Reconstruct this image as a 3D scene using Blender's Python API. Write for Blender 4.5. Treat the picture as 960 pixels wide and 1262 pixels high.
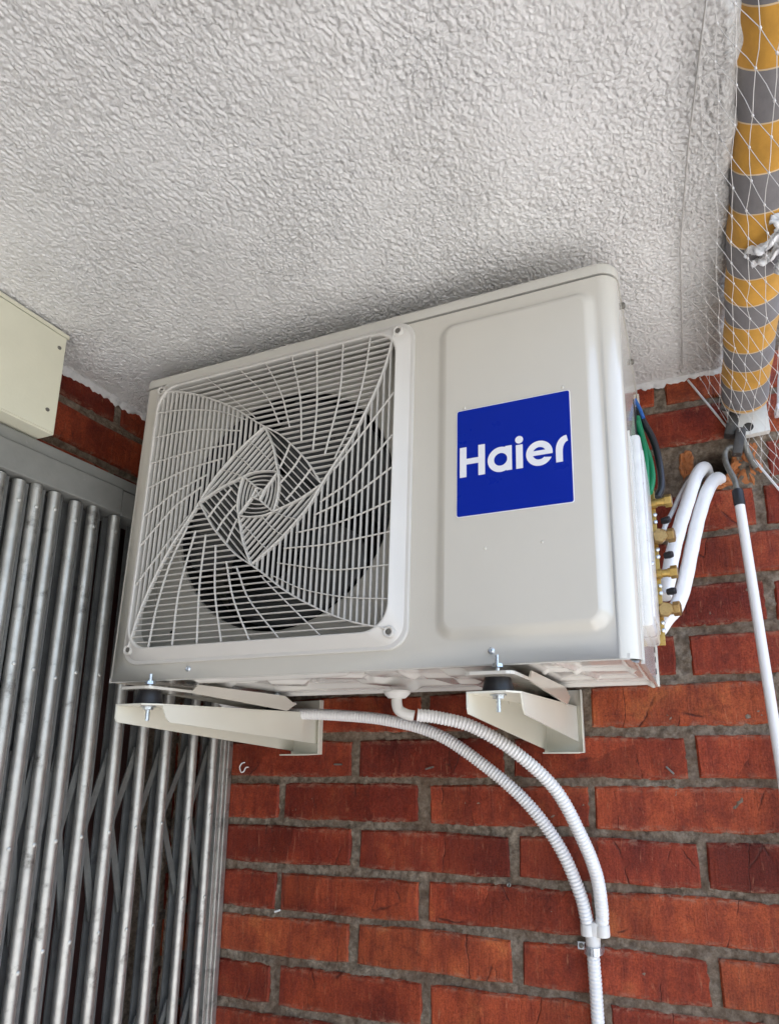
import bpy, bmesh, math, random
import numpy as np
from mathutils import Vector, Matrix
from mathutils.geometry import delaunay_2d_cdt
random.seed(7)
R = math.radians
for o in list(bpy.data.objects): bpy.data.objects.remove(o)
scene = bpy.context.scene
col = scene.collection

# ------------------------------------------------------------------ camera
cd = bpy.data.cameras.new('camera'); cam = bpy.data.objects.new('camera', cd); col.objects.link(cam)
cam.matrix_world = Matrix(((0.9435, 0.0858, 0.3201, 0.8557), (0.3311, -0.1988, -0.9224, -0.7353),
                           (-0.0155, 0.9763, -0.2159, -0.0955), (0, 0, 0, 1)))
cam.matrix_world = Matrix.LocRotScale(cam.matrix_world.translation, cam.matrix_world.to_quaternion().normalized(), None)
cd.sensor_fit = 'VERTICAL'; cd.sensor_height = 36; cd.lens = 753.094 / 1262 * 36
cd.shift_x = -(569.1 - 480) / 1262; cd.shift_y = (743.17 - 631) / 1262
cd.clip_start = 0.01; cd.clip_end = 500
scene.camera = cam

# ------------------------------------------------------------------ light
SUN_EL, SUN_AZ = R(78), R(60)          # azimuth from +Y towards +X
w = bpy.data.worlds.new('World'); scene.world = w; w.use_nodes = True
nt = w.node_tree; bg = nt.nodes['Background']
sky = nt.nodes.new('ShaderNodeTexSky'); sky.sky_type = 'NISHITA'; sky.sun_disc = False
sky.sun_elevation = SUN_EL; sky.sun_rotation = SUN_AZ; sky.air_density = 1.0; sky.dust_density = 2.5
nt.links.new(sky.outputs[0], bg.inputs[0]); bg.inputs[1].default_value = 0.15
sd = bpy.data.lights.new('sun', 'SUN'); sd.energy = 3.2; sd.angle = R(0.5); sd.color = (1, .965, .91)
so = bpy.data.objects.new('sun', sd); col.objects.link(so)
sv = Vector((math.sin(SUN_AZ) * math.cos(SUN_EL), math.cos(SUN_AZ) * math.cos(SUN_EL), math.sin(SUN_EL)))
so.rotation_euler = sv.to_track_quat('Z', 'Y').to_euler(); so.location = (6, -4, 8)
scene.view_settings.view_transform = 'Standard'; scene.view_settings.look = 'None'
scene.view_settings.exposure = 2.0; scene.view_settings.gamma = 1

# ------------------------------------------------------------------ measured constants
YW, ZC, XL = 0.4158, 0.5827, -0.159     # back wall, ceiling, left wall
Z0, PC = -0.0888, 0.0876                # brick course line and pitch
AW, AH, AD = 0.82, 0.5405, 0.3178       # air conditioner
ACM = Matrix(((0.9998, 0.0184, 0.0116, 0), (-0.0186, 0.9996, 0.0218, 0), (-0.0112, -0.022, 0.9997, 0), (0, 0, 0, 1)))
FLOOR = -1.65

# ------------------------------------------------------------------ materials
def newmat(name):
    m = bpy.data.materials.new(name); m.use_nodes = True
    return m, m.node_tree.nodes, m.node_tree.links, m.node_tree.nodes['Principled BSDF']
def node(ns, t, **kw):
    n = ns.new(t)
    for k, v in kw.items():
        if k in n.inputs: n.inputs[k].default_value = v
        else: setattr(n, k, v)
    return n
def ramp(ns, stops):
    n = ns.new('ShaderNodeValToRGB'); e = n.color_ramp.elements
    while len(e) < len(stops): e.new(.5)
    for i, (p, c) in enumerate(stops):
        e[i].position = p; e[i].color = (c if isinstance(c, tuple) else (c, c, c)) + (1,)
    return n
def mapped(ns, ls, scale=(1, 1, 1), rnd=False):
    tc = ns.new('ShaderNodeTexCoord'); mp = ns.new('ShaderNodeMapping'); mp.inputs['Scale'].default_value = scale
    src = tc.outputs['Object']
    if rnd:
        oi = ns.new('ShaderNodeObjectInfo'); mu = node(ns, 'ShaderNodeVectorMath', operation='SCALE')
        cx = ns.new('ShaderNodeCombineXYZ')
        ls.new(oi.outputs['Random'], cx.inputs[0]); ls.new(oi.outputs['Random'], cx.inputs[1]); ls.new(oi.outputs['Random'], cx.inputs[2])
        ls.new(cx.outputs[0], mu.inputs[0]); mu.inputs['Scale'].default_value = 57.3
        ad = node(ns, 'ShaderNodeVectorMath', operation='ADD')
        ls.new(src, ad.inputs[0]); ls.new(mu.outputs[0], ad.inputs[1]); src = ad.outputs[0]
    ls.new(src, mp.inputs['Vector']); return mp.outputs[0]
def noise(ns, ls, vec, scale, detail=4, rough=.55, dist=0):
    n = node(ns, 'ShaderNodeTexNoise', Scale=scale, Detail=detail, Roughness=rough, Distortion=dist)
    ls.new(vec, n.inputs['Vector']); return n.outputs['Fac']
def mixc(ns, ls, fac, a, b, mode='MIX'):
    n = node(ns, 'ShaderNodeMix', data_type='RGBA', blend_type=mode)
    for s, v in ((n.inputs[0], fac), (n.inputs[6], a), (n.inputs[7], b)):
        if isinstance(v, (int, float)): s.default_value = v
        elif isinstance(v, tuple): s.default_value = v + (1,)
        else: ls.new(v, s)
    return n.outputs[2]
def bump(ns, ls, height, dist, strength=1, prev=None):
    b = node(ns, 'ShaderNodeBump', Strength=strength, Distance=dist); ls.new(height, b.inputs['Height'])
    if prev is not None: ls.new(prev, b.inputs['Normal'])
    return b.outputs[0]
def simple(name, c, rough=.5, metal=0, var=.12, vscale=14, bscale=300, bdist=.00015, dirt=None, coat=0, spec=.5, rvar=True):
    """plain coloured surface with mild tone variation, fine relief and optional dirt blotches"""
    m, ns, ls, p = newmat(name); v = mapped(ns, ls)
    f = noise(ns, ls, v, vscale, 5)
    lo = tuple(x * (1 - var) for x in c); hi = tuple(min(1, x * (1 + var * .6)) for x in c)
    r = ramp(ns, [(.3, lo), (.7, hi)]); ls.new(f, r.inputs[0]); out = r.outputs[0]
    if dirt:
        d = ramp(ns, [(dirt[1], 0.), (dirt[1] + .16, 1.)]); ls.new(noise(ns, ls, v, dirt[2], 8, .7), d.inputs[0])
        out = mixc(ns, ls, d.outputs[0], out, dirt[0])
    ls.new(out, p.inputs['Base Color'])
    p.inputs['Metallic'].default_value = metal; p.inputs['Coat Weight'].default_value = coat; p.inputs['Coat Roughness'].default_value = .07
    p.inputs['Specular IOR Level'].default_value = spec
    rr = ramp(ns, [(.3, rough * .85), (.7, min(1, rough * 1.2))]); ls.new(noise(ns, ls, v, vscale * 2.3, 4), rr.inputs[0])
    if rvar: ls.new(rr.outputs[0], p.inputs['Roughness'])
    else: p.inputs['Roughness'].default_value = rough
    if bdist: ls.new(bump(ns, ls, noise(ns, ls, v, bscale, 3), bdist), p.inputs['Normal'])
    return m

M = {}
M['casing'] = simple('casing_paint', (.595, .563, .492), .24, var=.025, vscale=6, bdist=0, coat=.65, rvar=False)
M['lid'] = simple('lid_paint', (.60, .578, .515), .34, var=.03, vscale=6, bdist=0, coat=.2, rvar=False)
M['grille'] = simple('grille_plastic', (.61, .585, .54), .40, var=.03, vscale=9, bdist=0)
M['pan'] = simple('pan_gloss_paint', (.66, .645, .60), .16, var=.06, vscale=9, bscale=60, bdist=.0002, coat=.5, dirt=((.35, .30, .24), .62, 7))
M['inner'] = simple('shaded_shroud_paint', (.36, .345, .30), .45, var=.08)  # beige darkened to paint in the shade behind the grille
M['duct'] = simple('duct_black', (.014, .014, .015), .6, var=.2)
M['fan'] = simple('fan_plastic', (.042, .044, .044), .32, var=.2, vscale=18)
M['coil'] = simple('coil_fins', (.02, .021, .022), .6, var=.3, vscale=30)
M['logo_blue'] = simple('badge_blue', (.001, .018, .30), .3, var=.02, bdist=0, spec=.12)
M['logo_white'] = simple('badge_white', (.80, .80, .82), .35, var=.01, bdist=0)
M['zinc'] = simple('zinc_plate', (.62, .66, .70), .28, metal=.9, var=.15, vscale=90, bscale=500)
M['rubber'] = simple('black_rubber', (.012, .012, .015), .45, var=.2)
M['bracket'] = simple('bracket_paint', (.71, .685, .585), .32, var=.03, vscale=8, bscale=500, bdist=.0001, coat=.2, dirt=((.52, .47, .36), .68, 12))
M['conduit'] = simple('white_pvc', (.80, .79, .775), .4, var=.04, vscale=25, bdist=0, dirt=((.55, .52, .47), .7, 20))
M['pvc'] = simple('cream_pvc', (.72, .70, .66), .4, var=.04, vscale=25, bdist=0)
M['brass'] = simple('brass', (.50, .33, .10), .35, metal=.85, var=.25, vscale=60, bscale=200, bdist=.0002, dirt=((.20, .11, .04), .58, 60))
M['bronze'] = simple('dull_brass', (.38, .25, .10), .42, metal=.8, var=.25, vscale=70, bscale=200, bdist=.0002, dirt=((.16, .09, .04), .55, 70))
M['cover'] = simple('cover_film', (.72, .72, .70), .3, var=.08, vscale=40, bscale=60, bdist=.0012, coat=.4)
M['foam'] = simple('pipe_foam', (.82, .815, .81), .5, var=.07, vscale=30, bscale=70, bdist=.0012)
M['clear'] = simple('clear_hose', (.55, .55, .54), .2, var=.15, vscale=40)
M['green'] = simple('green_cable', (.0, .19, .075), .35, var=.08)
M['black'] = simple('black_cable', (.015, .016, .02), .35, var=.1)
M['blue'] = simple('blue_cable', (.02, .12, .42), .35, var=.1)
M['dark'] = simple('dark_gap', (.01, .01, .01), .8)  # near black that paints the shade inside holes, slots and the lid seam
M['galv'] = simple('galvanised_steel', (.50, .49, .455), .42, metal=.8, var=.16, vscale=40, bscale=60, bdist=.0002, dirt=((.17, .16, .145), .555, 30))
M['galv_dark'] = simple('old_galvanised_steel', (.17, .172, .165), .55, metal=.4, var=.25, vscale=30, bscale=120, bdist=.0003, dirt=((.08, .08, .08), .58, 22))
M['strap'] = simple('dull_strap_steel', (.15, .15, .14), .5, metal=.4, var=.2, vscale=40, bscale=160, bdist=.0003, dirt=((.06, .055, .05), .58, 30))
M['header'] = simple('grey_steel_paint', (.25, .25, .232), .5, metal=.2, var=.12, vscale=22, bscale=160, bdist=.0003, dirt=((.40, .40, .38), .66, 30))
M['cream'] = simple('cream_box_paint', (.68, .662, .52), .5, var=.05, vscale=9, bscale=200, bdist=.0002, dirt=((.38, .34, .24), .70, 26))
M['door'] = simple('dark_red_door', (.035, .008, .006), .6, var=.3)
M['pole_white'] = simple('pole_paint', (.74, .73, .72), .4, var=.04, vscale=20, bdist=0)
M['hook'] = simple('weathered_steel', (.20, .19, .165), .5, metal=.5, var=.3, vscale=90, bscale=150, bdist=.0005, dirt=((.10, .08, .06), .55, 60))
M['gear'] = simple('grimy_gearbox', (.06, .055, .05), .55, var=.4, vscale=60, bscale=120, bdist=.001, dirt=((.16, .15, .13), .6, 60))
M['plate'] = simple('end_plate_paint', (.66, .65, .60), .5, var=.06, vscale=25, bscale=120, bdist=.0004, dirt=((.30, .25, .18), .64, 45))
M['cloth'] = simple('white_cloth', (.72, .72, .72), .85, var=.12, vscale=60, bscale=130, bdist=.002)
M['cord'] = simple('net_cord', (.64, .615, .585), .6, var=.08, vscale=60, bdist=0)
M['wire'] = simple('dull_wire', (.50, .48, .45), .5, metal=.2, var=.1)
M['orange'] = simple('raw_brick', (.46, .165, .055), .9, var=.35, vscale=45, bscale=110, bdist=.004, dirt=((.22, .07, .03), .58, 30))
M['floor'] = simple('floor_tile', (.46, .445, .415), .6, var=.1, vscale=3)
M['ground'] = simple('paving', (.35, .345, .33), .9, var=.15, vscale=.4, bdist=0)
M['white_arm'] = simple('arm_paint', (.70, .71, .74), .35, var=.05)

def mat_fabric(name, c):
    m, ns, ls, p = newmat(name); v = mapped(ns, ls)
    r = ramp(ns, [(.3, tuple(x * .82 for x in c)), (.7, tuple(x * 1.12 for x in c))]); ls.new(noise(ns, ls, v, 30, 6, .65), r.inputs[0])
    ls.new(r.outputs[0], p.inputs['Base Color']); p.inputs['Roughness'].default_value = .85
    p.inputs['Sheen Weight'].default_value = .1
    b = bump(ns, ls, noise(ns, ls, v, 1100, 2), .0003); b = bump(ns, ls, noise(ns, ls, v, 22, 3), .003, prev=b)
    ls.new(b, p.inputs['Normal']); return m
M['yellow'] = mat_fabric('yellow_canvas', (.50, .255, .035)); M['grey'] = mat_fabric('grey_canvas', (.17, .16, .16)); M['hem'] = mat_fabric('cream_stripe', (.58, .44, .28))

def mat_stucco():
    m, ns, ls, p = newmat('white_stucco'); v = mapped(ns, ls)
    r = ramp(ns, [(.3, (.74, .727, .70)), (.7, (.82, .808, .782))]); ls.new(noise(ns, ls, v, 5, 5), r.inputs[0]); out = r.outputs[0]
    # grime along the outer drip strip
    tc = ns.new('ShaderNodeTexCoord'); sx = ns.new('ShaderNodeSeparateXYZ'); ls.new(tc.outputs['Object'], sx.inputs[0])
    mr = node(ns, 'ShaderNodeMapRange'); mr.inputs[1].default_value = .90; mr.inputs[2].default_value = .985; ls.new(sx.outputs[0], mr.inputs[0])
    g = ramp(ns, [(.30, .30), (.70, 1.)]); ls.new(noise(ns, ls, v, 190, 8, .75), g.inputs[0])
    mu = node(ns, 'ShaderNodeMath', operation='MULTIPLY'); ls.new(mr.outputs[0], mu.inputs[0]); ls.new(g.outputs[0], mu.inputs[1])
    out = mixc(ns, ls, mu.outputs[0], out, (.17, .155, .135))
    st = ramp(ns, [(.46, 0.), (.72, .35)]); ls.new(noise(ns, ls, v, 3.2, 7, .62, .8), st.inputs[0]); out = mixc(ns, ls, st.outputs[0], out, (.60, .575, .53))
    mg = ramp(ns, [(.67, 0.), (.77, .5)]); ls.new(noise(ns, ls, v, 40, 8, .7), mg.inputs[0]); out = mixc(ns, ls, mg.outputs[0], out, (.42, .40, .36))
    ls.new(out, p.inputs['Base Color']); p.inputs['Roughness'].default_value = .42; p.inputs['Specular IOR Level'].default_value = .5
    wv = node(ns, 'ShaderNodeVectorMath', operation='ADD'); nz = node(ns, 'ShaderNodeTexNoise', Scale=70.0, Detail=4.0); ls.new(v, nz.inputs['Vector'])
    sc = node(ns, 'ShaderNodeVectorMath', operation='SCALE'); sc.inputs['Scale'].default_value = .014; ls.new(nz.outputs['Color'], sc.inputs[0]); ls.new(v, wv.inputs[0]); ls.new(sc.outputs[0], wv.inputs[1])
    vo = node(ns, 'ShaderNodeTexVoronoi', feature='SMOOTH_F1', Scale=150.0); vo.inputs['Smoothness'].default_value = .35; ls.new(wv.outputs[0], vo.inputs['Vector'])
    mk_ = ramp(ns, [(.34, .35), (.60, 1.)]); ls.new(noise(ns, ls, v, 9, 4, .6), mk_.inputs[0]); vm = node(ns, 'ShaderNodeMath', operation='MULTIPLY'); ls.new(vo.outputs['Distance'], vm.inputs[0]); ls.new(mk_.outputs[0], vm.inputs[1])
    b = bump(ns, ls, vm.outputs[0], -.0042); b = bump(ns, ls, noise(ns, ls, v, 300, 6, .7, .3), .0022, prev=b); b = bump(ns, ls, noise(ns, ls, v, 420, 3), .0004, prev=b)
    ls.new(b, p.inputs['Normal']); return m
M['stucco'] = mat_stucco()

def mat_brick():
    m, ns, ls, p = newmat('sealed_red_brick'); v = mapped(ns, ls, rnd=True)
    r = ramp(ns, [(.26, (.11, .017, .010)), (.42, (.215, .034, .015)), (.58, (.31, .056, .022)), (.78, (.44, .118, .040))])
    ls.new(noise(ns, ls, v, 11, 6, .62, .3), r.inputs[0])
    oi = ns.new('ShaderNodeObjectInfo'); tint = ramp(ns, [(0, (.58, .46, .5)), (.3, (.85, .78, .85)), (.7, (1.1, 1.1, 1.05)), (1, (1.3, 1.6, 1.4))]); ls.new(oi.outputs['Random'], tint.inputs[0])
    out = mixc(ns, ls, 1., r.outputs[0], tint.outputs[0], 'MULTIPLY')
    # vertical smears, dark pits, pale scuffs
    sv_ = mapped(ns, ls, (55, 12, 7), True); sm = ramp(ns, [(.42, 0.), (.66, .55)]); ls.new(noise(ns, ls, sv_, 1, 5, .6), sm.inputs[0])
    out = mixc(ns, ls, sm.outputs[0], out, (.13, .022, .014))
    ef = ramp(ns, [(.62, 0.), (.72, .8)]); ls.new(noise(ns, ls, mapped(ns, ls, (1.6, 1, 1), True), 120, 9, .8, 1.2), ef.inputs[0])
    out = mixc(ns, ls, ef.outputs[0], out, (.46, .20, .11))
    pt = ramp(ns, [(.66, 0.), (.72, 1.)]); ls.new(noise(ns, ls, v, 95, 6, .7), pt.inputs[0]); out = mixc(ns, ls, pt.outputs[0], out, (.05, .014, .009))
    sp = ramp(ns, [(.36, .55), (.52, 1.), (.68, 1.35)]); ls.new(noise(ns, ls, v, 330, 4, .7), sp.inputs[0]); out = mixc(ns, ls, .75, out, sp.outputs[0], 'MULTIPLY')
    sc2 = ramp(ns, [(.60, 0.), (.66, .45)]); ls.new(noise(ns, ls, mapped(ns, ls, (150, 30, 22), True), 1, 7, .75, .5), sc2.inputs[0]); out = mixc(ns, ls, sc2.outputs[0], out, (.42, .17, .09))
    tl = ns.new('ShaderNodeTexCoord'); sz = ns.new('ShaderNodeSeparateXYZ'); ls.new(tl.outputs['Object'], sz.inputs[0])
    az = node(ns, 'ShaderNodeMath', operation='ABSOLUTE'); ls.new(sz.outputs[2], az.inputs[0])
    rim = node(ns, 'ShaderNodeMapRange'); rim.inputs[1].default_value = .0255; rim.inputs[2].default_value = .0375; ls.new(az.outputs[0], rim.inputs[0])
    rn = ramp(ns, [(.48, 0.), (.60, .85)]); ls.new(noise(ns, ls, mapped(ns, ls, (1, 1, 1.8), True), 62, 8, .75, .6), rn.inputs[0])
    rm = node(ns, 'ShaderNodeMath', operation='MULTIPLY'); ls.new(rim.outputs[0], rm.inputs[0]); ls.new(rn.outputs[0], rm.inputs[1])
    out = mixc(ns, ls, rm.outputs[0], out, (.30, .17, .115))
    dk = ramp(ns, [(.55, 0.), (.70, .5)]); ls.new(noise(ns, ls, mapped(ns, ls, (.8, 1, 1.3), True), 30, 7, .68, .5), dk.inputs[0]); out = mixc(ns, ls, dk.outputs[0], out, (.085, .015, .010))
    # cracks across the face
    wv = node(ns, 'ShaderNodeVectorMath', operation='ADD'); nz = node(ns, 'ShaderNodeTexNoise', Scale=14.0, Detail=4.0); ls.new(v, nz.inputs['Vector'])
    sc = node(ns, 'ShaderNodeVectorMath', operation='SCALE'); sc.inputs['Scale'].default_value = .035; ls.new(nz.outputs['Color'], sc.inputs[0])
    ls.new(v, wv.inputs[0]); ls.new(sc.outputs[0], wv.inputs[1])
    mp = ns.new('ShaderNodeMapping'); mp.inputs['Scale'].default_value = (10, .5, 2.6); ls.new(wv.outputs[0], mp.inputs[0])
    vo = node(ns, 'ShaderNodeTexVoronoi', feature='DISTANCE_TO_EDGE', Scale=1.0); ls.new(mp.outputs[0], vo.inputs['Vector'])
    cr = ramp(ns, [(.0, .9), (.009, 0.)]); ls.new(vo.outputs['Distance'], cr.inputs[0])
    gate_ = ramp(ns, [(.50, 0.), (.60, 1.)]); ls.new(noise(ns, ls, v, 17, 2), gate_.inputs[0])
    cm = node(ns, 'ShaderNodeMath', operation='MULTIPLY'); ls.new(cr.outputs[0], cm.inputs[0]); ls.new(gate_.outputs[0], cm.inputs[1])
    vc = node(ns, 'ShaderNodeTexVoronoi', feature='F1', Scale=1.0); ls.new(mp.outputs[0], vc.inputs['Vector'])
    sgm = ramp(ns, [(0, .72), (1, 1.32)]); ls.new(vc.outputs['Color'], sgm.inputs[0]); out = mixc(ns, ls, .8, out, sgm.outputs[0], 'MULTIPLY')
    out = mixc(ns, ls, cm.outputs[0], out, (.05, .013, .009))
    ls.new(out, p.inputs['Base Color'])
    rr = ramp(ns, [(.3, .34), (.7, .62)]); ls.new(noise(ns, ls, v, 40, 5), rr.inputs[0]); ls.new(rr.outputs[0], p.inputs['Roughness'])
    p.inputs['Specular IOR Level'].default_value = .18
    b = bump(ns, ls, noise(ns, ls, mapped(ns, ls, (420, 60, 26), True), 1, 4), .0013)
    b = bump(ns, ls, noise(ns, ls, v, 60, 8, .7), .0034, prev=b); b = bump(ns, ls, cm.outputs[0], -.0012, prev=b)
    ls.new(b, p.inputs['Normal']); return m
M['brick'] = mat_brick()

def mat_mortar():
    m, ns, ls, p = newmat('old_mortar'); v = mapped(ns, ls)
    r = ramp(ns, [(.28, (.07, .054, .039)), (.45, (.205, .16, .117)), (.67, (.42, .35, .27))]); ls.new(noise(ns, ls, v, 70, 8, .7), r.inputs[0])
    bl = ramp(ns, [(.40, 0.), (.68, .6)]); ls.new(noise(ns, ls, v, 9, 4), bl.inputs[0])
    out = mixc(ns, ls, bl.outputs[0], r.outputs[0], (.16, .095, .06))
    ls.new(out, p.inputs['Base Color']); p.inputs['Roughness'].default_value = .95; p.inputs['Specular IOR Level'].default_value = .15
    b = bump(ns, ls, noise(ns, ls, v, 170, 8, .72), .008); ls.new(b, p.inputs['Normal']); return m
M['mortar'] = mat_mortar()
M['edge_paint'] = simple('ceiling_paint_edge', (.68, .67, .655), .6, var=.12, vscale=60, bscale=90, bdist=.003, dirt=((.40, .37, .34), .62, 60))

# ------------------------------------------------------------------ geometry helpers
def pn(x, y, seed=0):
    """2-D gradient noise on numpy arrays, about -1..1"""
    xi = np.floor(x).astype(np.int64); yi = np.floor(y).astype(np.int64); xf = x - xi; yf = y - yi
    u = xf * xf * xf * (xf * (xf * 6 - 15) + 10); v = yf * yf * yf * (yf * (yf * 6 - 15) + 10)
    def g(ix, iy, dx, dy):
        h = (ix * 374761393 + iy * 668265263 + seed * 974634777) & 0x7fffffff
        h = ((h ^ (h >> 13)) * 1274126177) & 0x7fffffff; h = h ^ (h >> 16)
        a = (h % 4096) / 4096 * 2 * np.pi
        return np.cos(a) * dx + np.sin(a) * dy
    n0 = g(xi, yi, xf, yf) * (1 - u) + g(xi + 1, yi, xf - 1, yf) * u
    n1 = g(xi, yi + 1, xf, yf - 1) * (1 - u) + g(xi + 1, yi + 1, xf - 1, yf - 1) * u
    return (n0 * (1 - v) + n1 * v) * 1.5
def finish(name, me, m, parent=None, smooth=None):
    if isinstance(m, (list, tuple)):
        for k in m: me.materials.append(M[k])
    elif m: me.materials.append(M[m])
    if smooth is not None:
        me.shade_smooth()
        if smooth < 179: me.set_sharp_from_angle(angle=R(smooth))
    o = bpy.data.objects.new(name, me); col.objects.link(o)
    if parent: o.parent = parent
    return o
def mk(name, V, F, m, parent=None, smooth=None, fix=True):
    me = bpy.data.meshes.new(name); me.from_pydata([tuple(v) for v in V], [], F)
    if fix:
        bm = bmesh.new(); bm.from_mesh(me); bmesh.ops.recalc_face_normals(bm, faces=bm.faces); bm.to_mesh(me); bm.free()
    me.update(); return finish(name, me, m, parent, smooth)
def gridmesh(name, P, m, parent=None, flip=False):
    """P: (nu,nv,3) array"""
    nu, nv = P.shape[:2]; me = bpy.data.meshes.new(name)
    i = np.arange(nu * nv).reshape(nu, nv)
    q = np.stack([i[:-1, :-1], i[1:, :-1], i[1:, 1:], i[:-1, 1:]], -1).reshape(-1, 4)
    if flip: q = q[:, ::-1]
    me.vertices.add(nu * nv); me.vertices.foreach_set('co', P.reshape(-1).astype(np.float32))
    me.loops.add(q.size); me.loops.foreach_set('vertex_index', q.reshape(-1).astype(np.int32))
    me.polygons.add(len(q)); me.polygons.foreach_set('loop_start', np.arange(0, q.size, 4, dtype=np.int32))
    me.update(calc_edges=True); return finish(name, me, m, parent, 180)
class MB:
    def __init__(s): s.V, s.F, s.mi = [], [], []
    def add(s, V, F, mi=0):
        n = len(s.V); s.V += [tuple(v) for v in V]; s.F += [tuple(i + n for i in f) for f in F]; s.mi += [mi] * len(F); return s
    def box(s, x0, x1, y0, y1, z0, z1, bev=0, T=None, mi=0):
        bm = bmesh.new(); bmesh.ops.create_cube(bm, size=1)
        for v in bm.verts: v.co = ((x0 + x1) / 2 + v.co.x * (x1 - x0), (y0 + y1) / 2 + v.co.y * (y1 - y0), (z0 + z1) / 2 + v.co.z * (z1 - z0))
        if bev: bmesh.ops.bevel(bm, geom=bm.edges[:], offset=bev, segments=2, affect='EDGES', profile=.5)
        bm.verts.index_update(); V = [(T @ v.co if T else v.co.copy()) for v in bm.verts]; F = [[v.index for v in f.verts] for f in bm.faces]; bm.free()
        return s.add(V, F, mi)
    def tube(s, pts, r, n=10, caps=True, mi=0):
        pts = [Vector(p) for p in pts]; rs = r if isinstance(r, (list, tuple)) else [r] * len(pts)
        t0 = (pts[1] - pts[0]).normalized(); nrm = t0.orthogonal().normalized(); V, F = [], []
        for i, p in enumerate(pts):
            t = (pts[min(i + 1, len(pts) - 1)] - pts[max(i - 1, 0)]).normalized()
            nrm = (nrm - t * nrm.dot(t)).normalized(); b = t.cross(nrm)
            for k in range(n):
                a = 2 * math.pi * k / n; V.append(p + (nrm * math.cos(a) + b * math.sin(a)) * rs[i])
        for i in range(len(pts) - 1):
            for k in range(n):
                k2 = (k + 1) % n; F.append((i * n + k, i * n + k2, (i + 1) * n + k2, (i + 1) * n + k))
        if caps: F.append(tuple(range(n))[::-1]); F.append(tuple((len(pts) - 1) * n + k for k in range(n)))
        return s.add(V, F, mi)
    def lathe(s, prof, o, axis, n=16, mi=0):
        """prof: list of (distance along axis, radius)"""
        a = Vector(axis).normalized(); o = Vector(o); u = a.orthogonal().normalized(); w_ = a.cross(u); V, F = [], []
        for d, r in prof: V += [o + a * d + (u * math.cos(2 * math.pi * k / n) + w_ * math.sin(2 * math.pi * k / n)) * max(r, 1e-5) for k in range(n)]
        for j in range(len(prof) - 1): F += [(j * n + k, j * n + (k + 1) % n, (j + 1) * n + (k + 1) % n, (j + 1) * n + k) for k in range(n)]
        F += [tuple(range(n))[::-1], tuple((len(prof) - 1) * n + k for k in range(n))]
        return s.add(V, F, mi)
    def prism(s, poly, fn, d0, d1, mi=0):
        """poly 2-D outline; fn(u,v,d) -> 3-D"""
        n = len(poly); V = [fn(u, v, d0) for u, v in poly] + [fn(u, v, d1) for u, v in poly]
        F = [tuple(range(n))[::-1], tuple(range(n, 2 * n))] + [(i, (i + 1) % n, n + (i + 1) % n, n + i) for i in range(n)]
        return s.add(V, F, mi)
    def build(s, name, m, parent=None, smooth=None):
        o = mk(name, s.V, s.F, m, parent, smooth)
        if max(s.mi or [0]): o.data.polygons.foreach_set('material_index', s.mi)
        return o
def tag(o, label=None, cat=None, group=None, kind=None):
    for k, v in (('label', label), ('category', cat), ('group', group), ('kind', kind)):
        if v: o[k] = v
    return o
def empty(name, loc=(0, 0, 0), label=None, cat=None, group=None):
    o = bpy.data.objects.new(name, None); o.empty_display_size = .05; col.objects.link(o); o.location = loc
    return tag(o, label, cat, group)
def spline(pts, per=16):
    P = [Vector(p) for p in pts]; P = [P[0] * 2 - P[1]] + P + [P[-1] * 2 - P[-2]]; out = []
    for i in range(1, len(P) - 2):
        for k in range(per):
            t = k / per; a, b, c, d = P[i - 1:i + 3]
            out.append(.5 * (2 * b + (c - a) * t + (2 * a - 5 * b + 4 * c - d) * t * t + (3 * b - a - 3 * c + d) * t ** 3))
    return out + [P[-2]]
def resample(pts, step):
    d = [0]
    for a, b in zip(pts, pts[1:]): d.append(d[-1] + (b - a).length)
    n = max(2, int(d[-1] / step)); out = []; j = 0
    for i in range(n + 1):
        s_ = d[-1] * i / n
        while j < len(d) - 2 and d[j + 1] < s_: j += 1
        t = (s_ - d[j]) / max(d[j + 1] - d[j], 1e-9); out.append(pts[j].lerp(pts[j + 1], min(max(t, 0), 1)))
    return out
def rrect(cx, cz, hx, hz, r, n=8):
    out = []
    for sx, sz, a0 in ((1, 1, 0), (-1, 1, 90), (-1, -1, 180), (1, -1, 270)):
        for k in range(n + 1):
            a = R(a0 + 90 * k / n); out.append((cx + sx * (hx - r) + r * math.cos(a), cz + sz * (hz - r) + r * math.sin(a)))
    return out
def fill_holes(outer, holes):
    """triangulated polygon with holes -> verts2d, faces, keeps input order of points"""
    pts, edges = [], []
    for loop in [outer] + holes:
        n = len(pts); pts += [Vector(p) for p in loop]; k = len(loop); edges += [(n + i, n + (i + 1) % k) for i in range(k)]
    v, e, f, *_ = delaunay_2d_cdt(pts, edges, [], 0, 1e-7)
    def inside(p, loop):
        c = False; j = len(loop) - 1
        for i in range(len(loop)):
            (xi, yi), (xj, yj) = loop[i], loop[j]
            if (yi > p[1]) != (yj > p[1]) and p[0] < (xj - xi) * (p[1] - yi) / (yj - yi) + xi: c = not c
            j = i
        return c
    F = []
    for t in f:
        c = sum((v[i] for i in t), Vector((0, 0))) / len(t)
        if inside(c, outer) and not any(inside(c, h) for h in holes): F.append(tuple(t))
    return [tuple(p) for p in v], F

# ================================================================== SETTING
tag(MB().box(-60, 60, -60, 60, -9.2, -9.0).build('ground', 'ground'), kind='structure')
tag(MB().box(-.8, 1.35, -3.2, .75, FLOOR - .2, FLOOR).build('balcony_floor', 'floor'), kind='structure')

tag(MB().box(-.8, 1.30, -3.1, -2.9, FLOOR, ZC + .01).build('light_block_wall', 'edge_paint'), kind='structure')  # unseen wall added behind the camera so light comes mainly from the open side
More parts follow.
